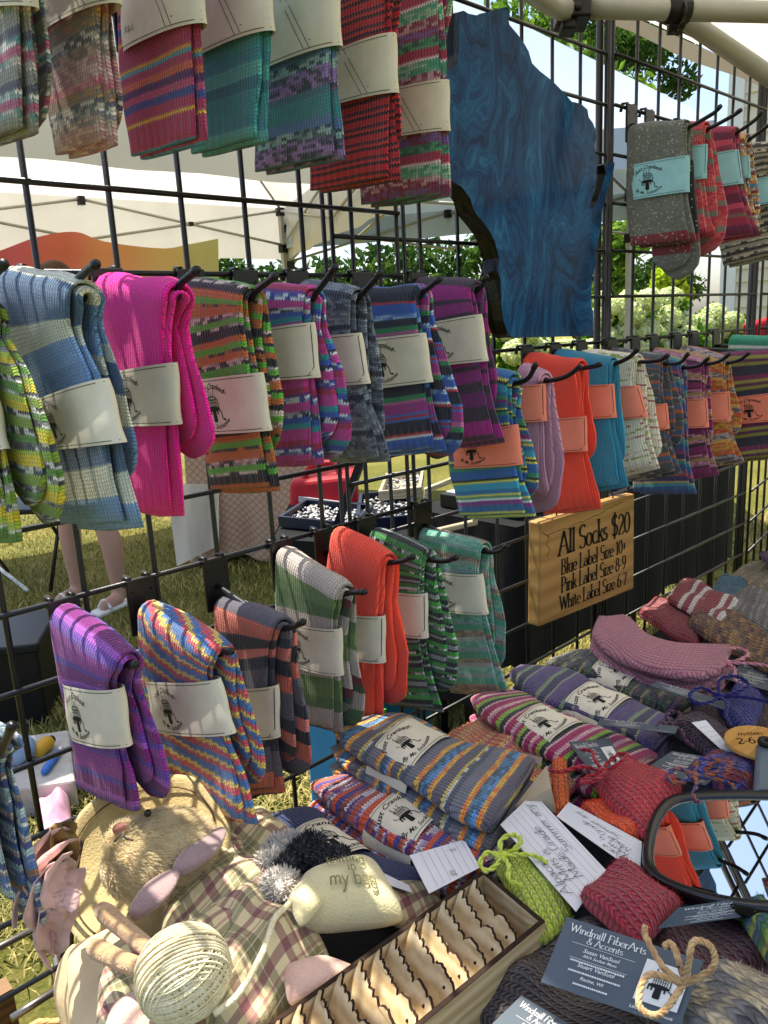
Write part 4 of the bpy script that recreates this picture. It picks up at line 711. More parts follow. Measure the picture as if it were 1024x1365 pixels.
ex = (q[1]-q[0]+q[2]-q[3])/2; Ws = np.linalg.norm(ex)*1000; Hs = np.linalg.norm((q[3]-q[0]+q[2]-q[1])/2)*1000
def sfn(a, b): u, v = a/Ws, 1-b/Hs; return q[0]*(1-u)*(1-v)+q[1]*u*(1-v)+q[2]*u*v+q[3]*(1-u)*v + np.array((0, -.0006, 0))
I = Ink(); stroke_text(I, 'All Socks $20', Ws*.56, Hs*.63, Hs*.225, 'c', .155, .05, .25, xs=.86)
for i, s in enumerate(('Blue Label Size 10+', 'Pink Label Size 8-9', 'White Label Size 6-7')): stroke_text(I, s, Ws*.55, Hs*(.435-.175*i), Hs*(.148 if i < 2 else .14), 'c', .15, .055, .25, xs=.86)
I.map(sfn, 'lettering', plain('burnt_ink', '#100c08', .8), t)
I = Ink(); rr = random.Random(5); P = [(Ws*.06, Hs*.86)]
for i in range(26): P.append((Ws*(.06+.8*i/25), Hs*(.86+.10*(i/25)**1.5+rr.uniform(-.012, .012))))
I.line(P, .9); I.line([(Ws*.02, Hs*.9), (Ws*.08, Hs*.84), (Ws*.05, Hs*.78), (Ws*.09, Hs*.72), (Ws*.06, Hs*.66)], .9); I.map(sfn, 'grain_crack', plain('dark_grain', '#2a1a0c', .8), t)
for sx in (.2, .8):
    p = sfn(Ws*sx, Hs*.98); mb = MB(); mb.tube(crom([p+(0, .012, -.004), p+(0, .012, .012), p+(0, .034, .02), p+(0, .045, .008)], 12), .0016, 6); mb.build('wire_loop', BLK, t, True)
# ---------------------------------------------------------------- blue resin plaque in the shape of a state
def resin():
    m = N('blue_resin'); g = m.gen(); mp = m.n('ShaderNodeMapping'); m.t.links.new(g, mp.inputs[0]); mp.inputs['Scale'].default_value = (1.5, 1, .75)
    def warp(vec, sc, amt):
        o = m.n('ShaderNodeTexNoise'); o.inputs['Scale'].default_value = sc; o.inputs['Detail'].default_value = 1.5; m.t.links.new(vec, o.inputs['Vector'])
        s1 = m.n('ShaderNodeVectorMath', operation='SUBTRACT'); m.t.links.new(o.outputs['Color'], s1.inputs[0]); s1.inputs[1].default_value = (.5, .5, .5)
        s2 = m.n('ShaderNodeVectorMath', operation='SCALE'); m.t.links.new(s1.outputs[0], s2.inputs[0]); s2.inputs['Scale'].default_value = amt
        s3 = m.n('ShaderNodeVectorMath', operation='ADD'); m.t.links.new(vec, s3.inputs[0]); m.t.links.new(s2.outputs[0], s3.inputs[1]); return s3.outputs[0]
    v = warp(warp(mp.outputs[0], 3.6, .55), 8., .16)
    n3 = m.noise(v, 5.5, 2., .5); w2 = m.M('ABSOLUTE', m.M('SUBTRACT', m.M('FRACT', m.M('MULTIPLY', n3, 6.)), .5)); n4 = m.noise(v, 16., 4., .6); fine = m.M('ABSOLUTE', m.M('SUBTRACT', m.M('FRACT', m.M('MULTIPLY', m.M('ADD', n3, m.M('MULTIPLY', n4, .35)), 17.)), .5))
    f = m.M('ADD', m.M('ADD', m.M('MULTIPLY', w2, .5), m.M('MULTIPLY', fine, .4)), m.M('MULTIPLY', m.noise(mp.outputs[0], 5., 2.), .5))
    m.set(Base_Color=m.ramp(f, [(.22, hx('#081c34')), (.42, hx('#0c345e')), (.62, hx('#134c78')), (.90, hx('#3478a0'))]), Roughness=.10, Specular_IOR_Level=.10); return m.m
WI = [(147, 45), (165, 40), (185, 52), (215, 58), (250, 47), (275, 40), (315, 28), (335, 30), (342, 45), (335, 75), (340, 95), (370, 130), (395, 165), (412, 195), (425, 240), (455, 270), (500, 305), (540, 345), (575, 385), (590, 388), (612, 395), (635, 415), (640, 445), (655, 465), (665, 490), (668, 520), (662, 550), (665, 580), (678, 588), (670, 630), (668, 680), (657, 730), (643, 786), (652, 790), (668, 765), (690, 705), (704, 655), (698, 625), (738, 615), (735, 640), (720, 690), (705, 740), (690, 800), (685, 860), (680, 890), (668, 940), (668, 1000), (655, 1040), (650, 1100), (648, 1160), (657, 1180), (655, 1272), (355, 1280), (335, 1268), (316, 1215), (308, 1150), (305, 1060), (295, 1030), (300, 980), (285, 920), (270, 885), (245, 850), (205, 800), (190, 750), (160, 710), (125, 690), (95, 660), (88, 610), (92, 560), (85, 500), (88, 450), (78, 420), (80, 350), (75, 330), (85, 290), (110, 265), (140, 240), (145, 200)]
yp = YW-.05; P = [onY((560+x/2.843, y/2.843), yp) for x, y in WI]; t = thing('state_plaque', onY((700, 440), yp), 'glossy swirled blue resin plaque cut in the outline of a state', 'plaque')
n = len(P)
from mathutils.geometry import tessellate_polygon
TRI = [tuple(t_) for t_ in tessellate_polygon([[Vector((p[0], p[2], 0)) for p in P]])]
mk('resin_face', P, TRI, resin(), t, False)
V, Fc = [], []; rr = random.Random(2)
ed = plain('dark_resin_edge', '#050506', .35, var=.3, scale=60., bump=.001, spec=.25)
for i, p in enumerate(P): V += [p+(0, .0006, 0)] + [p+np.array((rr.uniform(-.002, .002), d, rr.uniform(-.002, .002))) for d in (.009, .019, .028)]
Fc = [(4*i+j, 4*i+j+1, 4*((i+1) % n)+j+1, 4*((i+1) % n)+j) for i in range(n) for j in range(3)]
mk('carved_edge', V, Fc, ed, t, False)
mk('backing', [p+(0, .029, 0) for p in P], TRI, ed, t, False)
# ---------------------------------------------------------------- display table
ZT = .80
CLOTH = plain('dark_gap_cloth', '#0b0a0d', .95, var=.3, scale=14., bump=.002, sheen=.2)  # added cloth, near black to stand for the shaded gaps between goods
t = thing('display_table', (1.05, .3, 0), 'sales table under an added dark cloth in front of the grid wall', 'table')
mb = MB(); mb.box((.96, .3125, ZT-.014), (.765, .3125, .013)); bevel(mb.build('table_top', CLOTH, t), .004)
V = []; per = [(.195, .0), (1.725, .0), (1.725, .625), (.195, .625)]; m = 26
for k_ in range(4):
    A, B = np.array(per[k_]), np.array(per[(k_+1) % 4]); nn = np.array(((B-A)[1], -(B-A)[0])); nn = nn/np.linalg.norm(nn)
    for j in range(m):
        p = A+(B-A)*j/m; f = .004+.012*(1+sin(j*1.7+k_)); V += [(p[0], p[1], ZT-.002), (p[0]+nn[0]*f*.6, p[1]+nn[1]*f*.6, ZT-.12), (p[0]+nn[0]*f*1.3, p[1]+nn[1]*f*1.3, ZT-.32)]
M4 = 4*m; mk('cloth_skirt', V, [(3*j+i, 3*((j+1) % M4)+i, 3*((j+1) % M4)+i+1, 3*j+i+1) for j in range(M4) for i in (0, 1)], CLOTH, t)
for x, y in ((.26, .06), (1.66, .06), (.26, .57), (1.66, .57)): mb = MB(); mb.tube([(x, y, 0), (x, y, ZT-.025)], .014, 10); mb.build('leg', BLK, t, True)
# ---------------------------------------------------------------- socks lying on the table
def flat_sock(key, what, stripes, ribs, band, z, h=.011, layers=2, ofs=(-.006, -.003), **kk):
    """ribs: px (far edge, near edge) from one end to the other; band: indices of the ribs it lies between"""
    mat = knit('knit_'+key, stripes, **kk); Nf = [onZ(r[0], z) for r in ribs]; Nr = [onZ(r[1], z) for r in ribs]
    t = thing('sock_pair', (*(((Nf[0]+Nr[-1])/2)[:2]), z-h*2*layers), what, 'socks', 'pairs of socks laid out on the table')
    nf = 18; A = crom(Nf, nf); B = crom(Nr, nf); up = np.array((0, 0, 1.))
    for l in range(layers):
        sh = np.array((ofs[0]*l, ofs[1]*l, -2.*h*.95*l)); e = [1.]*nf
        for i in range(4): e[i] = sqrt(1-(1-(i+.35)/4.35)**2); e[-1-i] = .55+.45*e[i]
        mid = (A+B)/2; a = [mid[i]+(A[i]-mid[i])*(.55+.45*e[i])+sh for i in range(nf)]; b = [mid[i]+(B[i]-mid[i])*(.55+.45*e[i])+sh for i in range(nf)]
        T = [h*(.4+.6*e[i])*(1.05 if l == 0 else 1) for i in range(nf)]
        loft('sock', b, a, [up]*nf, T, mat, t, 24, .65, .0018, l*5.+len(key)+z*90)
    if band:
        i, j = band; dwn = np.array((0, 0, -h*(layers-1)*.95)); g = lambda p, o: p+(p-o)/np.linalg.norm(p-o)*.002+dwn
        Band(g(Nr[i], Nf[i]), g(Nf[i], Nr[i]), g(Nr[j], Nf[j]), g(Nf[j], Nr[j]), up, h*layers+.0036).build('white', t, k=.82)
    return t
flat_sock('fF', 'dark flecked socks with a white band lying behind the purple pair', [('#2a2c3a', 6, '#4a5a3a'), ('#3a2f48', 6, '#8a8a58'), ('#1f2430', 6, '#6a4a6a')], [((785, 864), (716, 890)), ((818, 881), (783, 904)), ((872, 898), (831, 926)), ((935, 920), (890, 955))], (1, 2), .852, .012, 2, warp=1.5)
flat_sock('fE', 'purple and olive striped socks with a white band lying on the table', [('#4a4068', 14, '#5a4a74'), ('#7a8a68', 6), ('#3a3654', 10), ('#8a8f78', 5), ('#5a4a78', 10)], [((700, 888), (676, 903)), ((764, 898), (717, 936)), ((797, 916), (749, 945)), ((849, 938), (804, 970)), ((900, 962), (868, 1004))], (2, 3), .866, .012, 2)
flat_sock('fD', 'magenta, lime and pink striped socks with a white band lying on the table', [('#a02058', 7), ('#d8b8b0', 6, '#c090a0'), ('#a02058', 6), ('#8ab03a', 7), ('#2a2a2c', 5), ('#d0a8a8', 5)], [((700, 923), (615, 935)), ((733, 945), (676, 980)), ((789, 970), (722, 1006)), ((880, 1006), (812, 1040))], (1, 2), .862, .012, 3)
flat_sock('fB', 'violet and orange striped socks with a white band lying under the grey pair', [('#d0502a', 7), ('#3a3a8a', 5), ('#c85a38', 6, '#7a3a3a'), ('#5a2a6a', 9, '#c8c0c8'), ('#b04a30', 5), ('#6a3080', 8, '#d0c8d0')], [((470, 1034), (404, 1050)), ((551, 1056), (484, 1106)), ((604, 1088), (548, 1141)), ((690, 1108), (640, 1170))], (1, 2), .852, .012, 2)
flat_sock('fA', 'grey, ochre and blue patterned socks with a white band on top of the pile', [('#6a6a74', 10), ('#d8a83a', 6, '#d0702f'), ('#3f4a52', 5, '#4a7a9a'), ('#4f8ac0', 8, '#3a5a7a'), ('#d0782f', 6, '#d8a83a'), ('#5a5560', 11), ('#c8b040', 3), ('#c8c8c0', 3, '#5a5a64'), ('#4a4e5a', 8)], [((528, 950), (428, 976)), ((558, 959), (487, 1016)), ((608, 986), (541, 1041)), ((665, 1000), (598, 1082)), ((718, 1012), (648, 1112))], (1, 2), .886, .011, 3, (-.006, -.003))
flat_sock('fC', 'plain navy socks with a white band lying beside the plush toy', '#1f2c58', [((425, 1076), (335, 1100)), ((443, 1102), (390, 1117)), ((500, 1144), (449, 1158)), ((590, 1170), (530, 1196))], (1, 2), .836, .010, 2)
# ---------------------------------------------------------------- soft goods on the table
UP = np.array((0, 0, 1.))
def pillow(name, px, z, h, mat, parent, pw=3., wr=.0025, seed=0., n=16, pts=None, zs=None, fz=0, fl=.004):
    """cushion-like slab; px corners far-left, far-right, near-right, near-left at height z (or zs each); h = full height"""
    C_ = [np.array(p, float) for p in pts] if pts is not None else [onZ(p, (zs[i] if zs else z)) for i, p in enumerate(px)]
    e1 = (C_[1]-C_[0]+C_[2]-C_[3])/2; e2 = (C_[3]-C_[0]+C_[2]-C_[1])/2; nn = np.cross(e2, e1); nn = nn/np.linalg.norm(nn)
    if nn[2] < 0: nn = -nn
    w1, w2 = np.linalg.norm(e1), np.linalg.norm(e2); V, UV, Fc = [], [], []
    for sd in (1, -1):
        for i in range(n+1):
            for j in range(n+1):
                s, t = -cos(pi*j/n), -cos(pi*i/n); u, v = (s+1)/2, (t+1)/2
                p = C_[0]*(1-u)*(1-v)+C_[1]*u*(1-v)+C_[2]*u*v+C_[3]*(1-u)*v
                r = (max(0, 1-abs(s)**pw)*max(0, 1-abs(t)**pw))**.5; ro = 1-.10*(abs(s*t))**4
                c = sum(C_)/4; p = c+(p-c)*ro
                z_ = mnoise.noise(Vector((u*w1*24+seed, v*w2*24, seed*1.7)))*wr*2*r
                V.append(p+nn*(sd*h/2*r*(1 if sd > 0 else .8)+z_)); UV.append((u*w1+seed*.37, v*w2))
        o = 0 if sd > 0 else (n+1)**2
        for i in range(n):
            for j in range(n):
                q = (o+i*(n+1)+j, o+i*(n+1)+j+1, o+(i+1)*(n+1)+j+1, o+(i+1)*(n+1)+j); Fc.append(q if sd > 0 else q[::-1])
    if fz:
        rr = random.Random(int(seed*77)+fz); q4 = len(Fc)//2
        for _ in range(fz):
            f = Fc[rr.randrange(int(q4*1.25))]; a, b = rr.random(), rr.random(); p = (V[f[0]]*(1-a)+V[f[1]]*a)*(1-b)+(V[f[3]]*(1-a)+V[f[2]]*a)*b
            d = nn*.7+np.array([rr.gauss(0, .8) for _ in range(3)]); d = d/np.linalg.norm(d)*fl*rr.uniform(.4, 1.2); s_ = np.cross(d, (rr.gauss(0, 1), rr.gauss(0, 1), 1.)); s_ = s_/(np.linalg.norm(s_)+1e-12)*.00025; o = len(V)
            V += [p-s_, p+s_, p+d]; Fc.append((o, o+1, o+2)); UV += [UV[f[0]]]*3
    return mk(name, V, Fc, mat, parent, True, UV)
def rope_mat(name, a, b):
    m = N(name); nz = m.noise(m.gen(), 160., 2.); m.set(Base_Color=m.ramp(nz, [(.4, hx(a)), (.6, hx(b))]), Roughness=.95, Sheen_Weight=.3, Specular_IOR_Level=.1); m.bump(m.noise(m.gen(), 600., 2.), .001); return m.m
def bow(parent, c, d, size, mat, r=.0026, tails=2, name='bow', up=UP):
    """two loops and two tails of cord around c, spreading along +-d"""
    d = np.array(d, float); d /= np.linalg.norm(d); e = np.cross(UP, d); mb = MB(); rr = random.Random(int(c[0]*9999))
    for s in (1, -1):
        L = size*(1+rr.uniform(-.15, .2)); mb.rope(crom([c, c+d*s*L*.4+e*L*.28+UP*L*.25, c+d*s*L*.95+e*L*.2+UP*L*.22, c+d*s*L*1.02-e*L*.12+UP*L*.1, c+d*s*L*.45-e*L*.16+UP*L*.03, c], 26), r*.85)
    for s in range(tails):
        sg = 1 if s else -1; L = size; mb.rope(crom([c, c+d*sg*L*.3-e*L*.5+UP*.004, c+d*sg*L*.75-e*L*.85, c+d*sg*L*(.8+rr.uniform(-.2, .3))-e*L*1.25-UP*.003], 14), r*.78)
    mb.lathe([(.0001, -r*2), (r*2, -r), (r*2.3, 0), (r*2, r), (.0001, r*2)], c, 8)
    return mb.build(name, mat, parent, True)
def pouch(key, label, px, z, h, stripes, bowpx=None, bowdir=None, bsize=.03, bmat=None, sw=.0064, sh=.0052, cat='mittens', group=None, name='knitted_mittens', layers=2, wr=.003, **kk):
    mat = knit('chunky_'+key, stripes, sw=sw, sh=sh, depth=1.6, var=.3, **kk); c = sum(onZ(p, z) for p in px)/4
    t = thing(name, (c[0], c[1], z-h), label, cat, group)
    for l in range(layers):
        hh = h/layers; pillow('knitted_layer', px, z-hh*l+(0 if not l else 0), hh*1.1, mat, t, 5., wr*2.2, seed=l*1.7+len(key)+z*10, n=22, fz=1500)
    if bowpx: bow(t, onZ(bowpx, z+h*.45), bowdir, bsize, bmat or mat, .0028)
    return t
# knitted things along the right of the table (far to near)
GK = 'chunky hand-knitted mittens and hats heaped on the table'
pouch('camo', 'olive and rust marled hat at the far end by the corner', [(962, 772), (1012, 748), (1070, 762), (1020, 792)], .865, .04, [('#6a6a44', 8, '#8a6a4a'), ('#a0804a', 6, '#5a6a50'), ('#6a5a44', 7)], cat='hat', name='knitted_hat', group=GK)
pouch('plum', 'dark plum hat peeping in past the olive marled hat', [(1010, 738), (1050, 730), (1080, 745), (1030, 756)], .90, .03, '#4a2a48', cat='hat', name='knitted_hat', group=GK)
pouch('teal', 'teal blue knitted hat between the striped mitten and the post', [(942, 792), (965, 768), (998, 778), (985, 806)], .868, .035, '#24566a', cat='hat', name='knitted_hat', group=GK)
pouch('grey', 'grey heather mittens stacked beside the teal hat', [(962, 815), (985, 786), (1060, 800), (1050, 860)], .868, .05, [('#6a6462', 7, '#8a8480'), ('#5a5452', 7)], group=GK)
pouch('redw', 'red and white striped mitten lying on the dark red ones', [(885, 800), (915, 770), (990, 805), (960, 838)], .872, .035, [('#8a1420', 36), ('#d8d0c8', 10), ('#8a1420', 13), ('#d8d0c8', 10)], group=GK)
pouch('dred', 'dark red mittens behind the pink ones', [(846, 818), (878, 795), (945, 835), (930, 868)], .850, .045, '#8a1222', group=GK)
pouch('brown', 'brown, gold and black variegated mittens', [(912, 835), (935, 806), (1060, 850), (1040, 905)], .866, .05, [('#3a2a1c', 6, '#8a6a2a'), ('#6a3a1c', 7), ('#2a1f18', 6, '#a07a34'), ('#7a4a24', 6)], group=GK, warp=2.)
pm = knit('chunky_pink', '#c07a88', sw=.0068, sh=.0056, depth=1.6, var=.2)
t = thing('knitted_mittens', onZ((885, 890), .83), 'dusty pink mittens tied with a pink cord', 'mittens', GK)
for l, (dx, dy, z) in enumerate(((0, 0, .888), (-3, 16, .866), (2, 28, .848))):
    R0 = [((800+dx, 822+dy), (789+dx, 848+dy)), ((835+dx, 824+dy), (808+dx, 870+dy)), ((862+dx, 848+dy), (840+dx, 885+dy)), ((905+dx, 862+dy), (880+dx, 898+dy)), ((945+dx, 864+dy), (925+dx, 905+dy)), ((975+dx, 866+dy), (958+dx, 896+dy))]
    A = crom([onZ(r[0], z) for r in R0], 18); B = crom([onZ(r[1], z) for r in R0], 18); T = [.012*(.7+.3*sin(pi*min(1, i/4)/2)) for i in range(18)]; loft('knitted_layer', B, A, [UP]*18, T, pm, t, 20, .65, .0022, l*3.1)
bow(t, onZ((968, 884), .885), onZ((1000, 880), .88)-onZ((950, 900), .88), .045, rope_mat('pink_cord', '#b06a78', '#c88a94'), .0032)
pouch('maroonbase', 'dark maroon knitted scarf under the business cards', [(890, 900), (1040, 880), (1075, 1010), (930, 990)], .826, .03, [('#3a1c22', 9), ('#4a2028', 8)], cat='scarf', name='knitted_scarf', layers=1)
pouch('blue', 'royal blue mittens with a loose blue bow', [(955, 945), (985, 915), (1020, 935), (1000, 990)], .872, .05, '#1c1a78', (958, 928), onZ((1000, 905), .87)-onZ((920, 935), .87), .042, group=GK)
pouch('plum2', 'dark plum mittens with a plum bow', [(885, 972), (930, 948), (1000, 1000), (965, 1022)], .868, .04, [('#3a1c30', 8), ('#4a2840', 7)], (893, 968), onZ((915, 945), .87)-onZ((880, 990), .87), .028, rope_mat('plum_cord', '#3a1c30', '#5a3448'), group=GK)
pouch('peach', 'peach, gold and pink striped mittens behind the handwritten cards', [(590, 980), (650, 955), (785, 1035), (735, 1085)], .842, .045, [('#d88a5a', 7), ('#d8705a', 6), ('#d8b060', 6), ('#e0a080', 7), ('#c85a6a', 5)], group=GK)
pouch('orange', 'vivid orange mittens under the handwritten card', [(772, 1078), (800, 1066), (866, 1112), (840, 1130)], .868, .035, '#f0560a', group=GK)
pouch('orange2', 'small orange knitted mitten beside the leaning tan card', [(735, 1030), (755, 1028), (760, 1095), (738, 1095)], .862, .03, '#e86a10', layers=1, group=GK)
pouch('red', 'crimson mittens with a crimson bow beside the mirror', [(790, 1050), (835, 1012), (915, 1050), (868, 1130)], .875, .055, [('#b81426', 8, '#c8262e')], (805, 1030), onZ((770, 1050), .87)-onZ((840, 1000), .87), .036, rope_mat('red_cord', '#8a0f1e', '#b02a34'), group=GK)
pouch('multi', 'blue, red and purple marled mittens under the wooden tag', [(905, 1040), (950, 1005), (1012, 1020), (1000, 1062)], .874, .045, [('#2a2a6a', 6, '#7a1a30'), ('#7a1a2a', 5, '#5a5ab0'), ('#3a3a90', 6, '#a04a3a')], (925, 1035), onZ((960, 1030), .87)-onZ((890, 1050), .87), .03, rope_mat('rust_cord', '#a05a20', '#2a3a7a'), group=GK)
pouch('lime', 'chartreuse mittens with a chartreuse bow beside the wooden box', [(655, 1150), (695, 1125), (768, 1225), (720, 1262)], .865, .05, '#b8c83a', (668, 1142), onZ((690, 1125), .87)-onZ((650, 1160), .87), .026, rope_mat('lime_cord', '#b0c030', '#ccd860'), group=GK)
pouch('wine', 'wine red mittens lying on the handwritten card', [(768, 1195), (828, 1150), (915, 1205), (850, 1270)], .890, .055, '#a0142c', group=GK)
pouch('darkbrown', 'dark brown knitted scarf under the wooden box and business cards', [(600, 1330), (760, 1225), (1060, 1250), (800, 1480)], .842, .04, [('#2a1c16', 9), ('#33221a', 8)], cat='scarf', name='knitted_scarf', layers=1, wr=.005)
pouch('maroon2', 'dark maroon knitted hat behind the grey and cream marled mittens', [(845, 1240), (960, 1225), (1060, 1270), (900, 1340)], .862, .05, '#4a1218', cat='hat', name='knitted_hat')
pouch('green', 'green, teal and gold variegated mittens at the table edge', [(985, 1225), (1030, 1195), (1080, 1240), (1035, 1300)], .885, .05, [('#2a6a2a', 6, '#1f5a6a'), ('#8a9a20', 5), ('#1c4a5a', 6, '#4a8a2a')], group=GK)
pouch('marl', 'grey and cream marled chunky mittens tied with jute twine', [(885, 1352), (960, 1290), (1080, 1330), (990, 1450)], .892, .06, [('#6a6a6c', 8, '#b8a888'), ('#3a3a3e', 6, '#c8b898')], None, sw=.009, sh=.0075, group=GK)
JUTE = rope_mat('jute_twine', '#a8845a', '#c8a878')
o = [x for x in COL.objects if x.get('label', '').startswith('grey and cream marled chunky')][0]
mb = MB(); c = onZ((912, 1312), .935)
for P in ([(912, 1312, .935), (865, 1300, .95), (852, 1340, .945), (880, 1352, .94), (912, 1312, .935)], [(912, 1312, .935), (950, 1290, .955), (948, 1262, .965), (925, 1255, .965), (918, 1285, .955), (912, 1312, .935)], [(912, 1312, .935), (885, 1290, .945), (862, 1250, .95), (860, 1235, .95)], [(912, 1312, .935), (905, 1280, .95), (895, 1258, .955), (885, 1262, .953)]):
    mb.rope(crom([onZ(p[:2], p[2]) for p in P], 24), .0021, 3)
mb.build('twine_bow', JUTE, o, True)
# ---------------------------------------------------------------- cards
SLATE = plain('card_slate', '#4b555e', .45, var=.04, spec=.4); WINK = plain('white_print', '#d8d8d6', .6, var=.03); PCARD = plain('index_card', '#d9dade', .7, var=.03)
def quad(px, z, zs=None): return [onZ(p, zs[i] if zs else z) for i, p in enumerate(px)]
def qfn(C_, off=.0004, W_=89., H_=51.):
    nn = np.cross(C_[1]-C_[0], C_[3]-C_[0]); nn /= np.linalg.norm(nn); nn = nn if nn[2] > 0 else -nn
    def f(a, b): u, v = a/W_, 1-b/H_; return C_[0]*(1-u)*(1-v)+C_[1]*u*(1-v)+C_[2]*u*v+C_[3]*(1-u)*v+nn*off
    return f, nn
def slab(name, C_, nn, th, mat, parent): mb = MB(); mb.prism([p-nn*th for p in C_], nn*th); return mb.build(name, mat, parent)
def bizcard(label, px, z, zs=None, full=True, pic=True):
    C_ = quad(px, z, zs); f, nn = qfn(C_, .0016 if zs else .0006); t = thing('business_card', sum(C_)/4-nn*.001, label, 'card', 'slate grey business cards tucked among the knitwear'); slab('card_stock', C_, nn, .0006, SLATE, t)
    I = Ink(); stroke_text(I, 'Windmill FiberArts', 31, 42, 5.6, 'c', .13, .05, .2); stroke_text(I, '& Accents', 31, 36.2, 5., 'c', .12, .05, .2)
    I.line([(10, 34.6), (52, 34.6)], .25)
    for y, s, z_ in ((29.6, 'Susan VanSuol', 4.1), (26.2, 'AKA Socker Mom', 3.)): I.text(s, 31, y, z_, 'c', None, .2, .012)
    I.line([(12, 24), (50, 24)], .25)
    for y, s, z_ in ((18.6, 'Stuart VanSuol', 4.1), (10.2, 'Racine, WI', 3.4)): I.text(s, 31, y, z_, 'c', None, .2, .012)
    rr = random.Random(4)
    for y, x0, x1 in ((22.2, 13, 49), (15.0, 14, 48), (6.6, 20, 42)):
        x = x0
        while x < x1: w_ = rr.uniform(.7, 1.5); I.line([(x, y), (x+w_, y)], 1.3); x += w_+.35
    I.text('Like us on Facebook', 71, 3.6, 3.2, 'c', None, .2, .01)
    I.map(f, 'lettering', WINK, t)
    if pic:
        I = Ink(); I.poly([(58, 10), (85, 10), (85, 40), (58, 40)]); I.map(f, 'picture_panel', WINK, t); f2, _ = qfn(C_, .0021 if zs else .001); I = Ink(); machine(I, 70.5, 24, .72); I.map(f2, 'picture_ink', INK, t)
    return t
bizcard('slate business card propped under the jute twine bow', [(756, 1222), (938, 1281), (905, 1372), (721, 1309)], .9, [.928, .932, .902, .898])
bizcard('slate business card lying below the one with the jute bow', [(695, 1327), (815, 1398), (760, 1470), (630, 1390)], .872)
bizcard('slate business card leaning beneath the mirror', [(905, 1210), (1050, 1188), (1050, 1214), (876, 1238)], .9, [.905, .905, .895, .895])
bizcard('slate business card under the crimson bow on the magenta socks', [(758, 989), (812, 984), (842, 1036), (805, 1054)], .879)
bizcard('slate business card in front of the dark plum mittens', [(896, 1001), (978, 1015), (940, 1047), (860, 1025)], .883)
bizcard('slate business card tucked under the pink mittens', [(990, 885), (1075, 900), (1060, 930), (959, 903)], .857)
bizcard('slate business card slipped under the blue bow', [(876, 908), (972, 935), (966, 946), (866, 914)], .884, pic=False)
bizcard('slate business card resting on the purple and olive socks', [(800, 958), (905, 968), (900, 978), (796, 966)], .894, pic=False)
def notecard(label, px, z, lines, zs=None, rot=False, mat=None):
    C_ = quad(px, z, zs); f, nn = qfn(C_, .0013 if zs else .0006, 127., 76.); t = thing('note_card', sum(C_)/4-nn*.001, label, 'card', 'handwritten note cards'); slab('card_stock', C_, nn, .0005, mat or PCARD, t)
    I = Ink(); [I.line([(5, 62-i*9.5), (122, 62-i*9.5)], .35) for i in range(7)]; I.map(f, 'ruled_lines', plain('rule_ink', '#5a6068', .8), t)
    I = Ink(); rr = random.Random(len(label))
    for i, (s, x) in enumerate(lines): stroke_text(I, s, x, 63-i*9.5*1.6, 13., 'l', .05, .042, 0, .5, .05, rr)
    if lines: I.map(f, 'handwriting', INK, t)
NL = [('Alpaca', 10), ('Mitts', 16), ('is', 50), ('Made', 12), ('', 0)]
notecard('ruled card handwritten with alpaca mitts under the wine mittens', [(768, 1215), (667, 1099), (711, 1057), (808, 1160)], .882, [('Alpaca', 12), ('Mitts is', 20), ('Made Grade', 14), ('Summer any', 40)], [.885, .88, .88, .885])
notecard('ruled handwritten card half under the other one', [(853, 1166), (742, 1088), (758, 1069), (856, 1122)], .878, [('Alpaca', 10), ('Mitts is', 16), ('Made Grade', 14), ('Summer any', 30)])
notecard('ruled card behind the wooden box of cutouts', [(572, 1191), (546, 1140), (619, 1119), (640, 1156)], .868, [('', 0), ('', 0), ('are', 10), ('ds', 90)])
notecard('small white ruled card slipped beside the navy socks', [(520, 1180), (512, 1164), (545, 1180), (550, 1190)], .852, [])
notecard('white card leaning between plum and blue mittens', [(922, 963), (941, 960), (986, 1010), (976, 1012)], .9, [], [.895, .895, .88, .88])
notecard('tan ruled card leaning upright beside the grey patterned socks', [(684, 1077), (729, 1020), (735, 1050), (742, 1084)], .9, [('any', 40), ('are', 60)], [.872, .905, .895, .87], mat=plain('tan_card', '#b5a284', .8))
# ---------------------------------------------------------------- the black-framed mirror
mc = np.array(onZ((950, 1130), .897)); inc = mc-CAM; inc /= np.linalg.norm(inc); outd = np.array((1.10, .655, 1.27))-mc; outd /= np.linalg.norm(outd); mn = outd-inc; mn /= np.linalg.norm(mn)
OUT = [(904, 1057), (960, 1054), (1030, 1054), (1100, 1058), (1118, 1075), (1122, 1120), (1112, 1180), (1080, 1212), (1030, 1218), (985, 1212), (931, 1201), (886, 1185), (860, 1169), (853, 1151), (856, 1120), (866, 1086), (882, 1066)]
po = [onP(p, mc, mn) for p in OUT]; cc = sum(po)/len(po); t = thing('hand_mirror', cc-mn*.012, 'black-framed mirror lying among the mittens and reflecting the socks', 'mirror')
n = len(po); pi_ = [cc+(p-cc)*.845 for p in po]; V, Fc = [], []
for ring in ([p-mn*.018 for p in [cc+(p-cc)*.93 for p in po]], [p-mn*.006 for p in po], [p+mn*.003 for p in [cc+(p-cc)*.985 for p in po]], [p+mn*.0045 for p in [cc+(p-cc)*.93 for p in po]], [p+mn*.002 for p in [cc+(p-cc)*.86 for p in po]], [p-mn*.0015 for p in pi_]): V += ring
Fc = [(r*n+i, r*n+(i+1) % n, (r+1)*n+(i+1) % n, (r+1)*n+i) for r in range(5) for i in range(n)] + [tuple(range(n-1, -1, -1))]
GB = N('glossy_black_frame'); GB.set(Base_Color=hx('#111012'), Roughness=.22, Specular_IOR_Level=.5); o = mk('frame', V, Fc, GB.m, t, True); md = o.modifiers.new('s', 'SUBSURF'); md.levels = 2; md.render_levels = 2
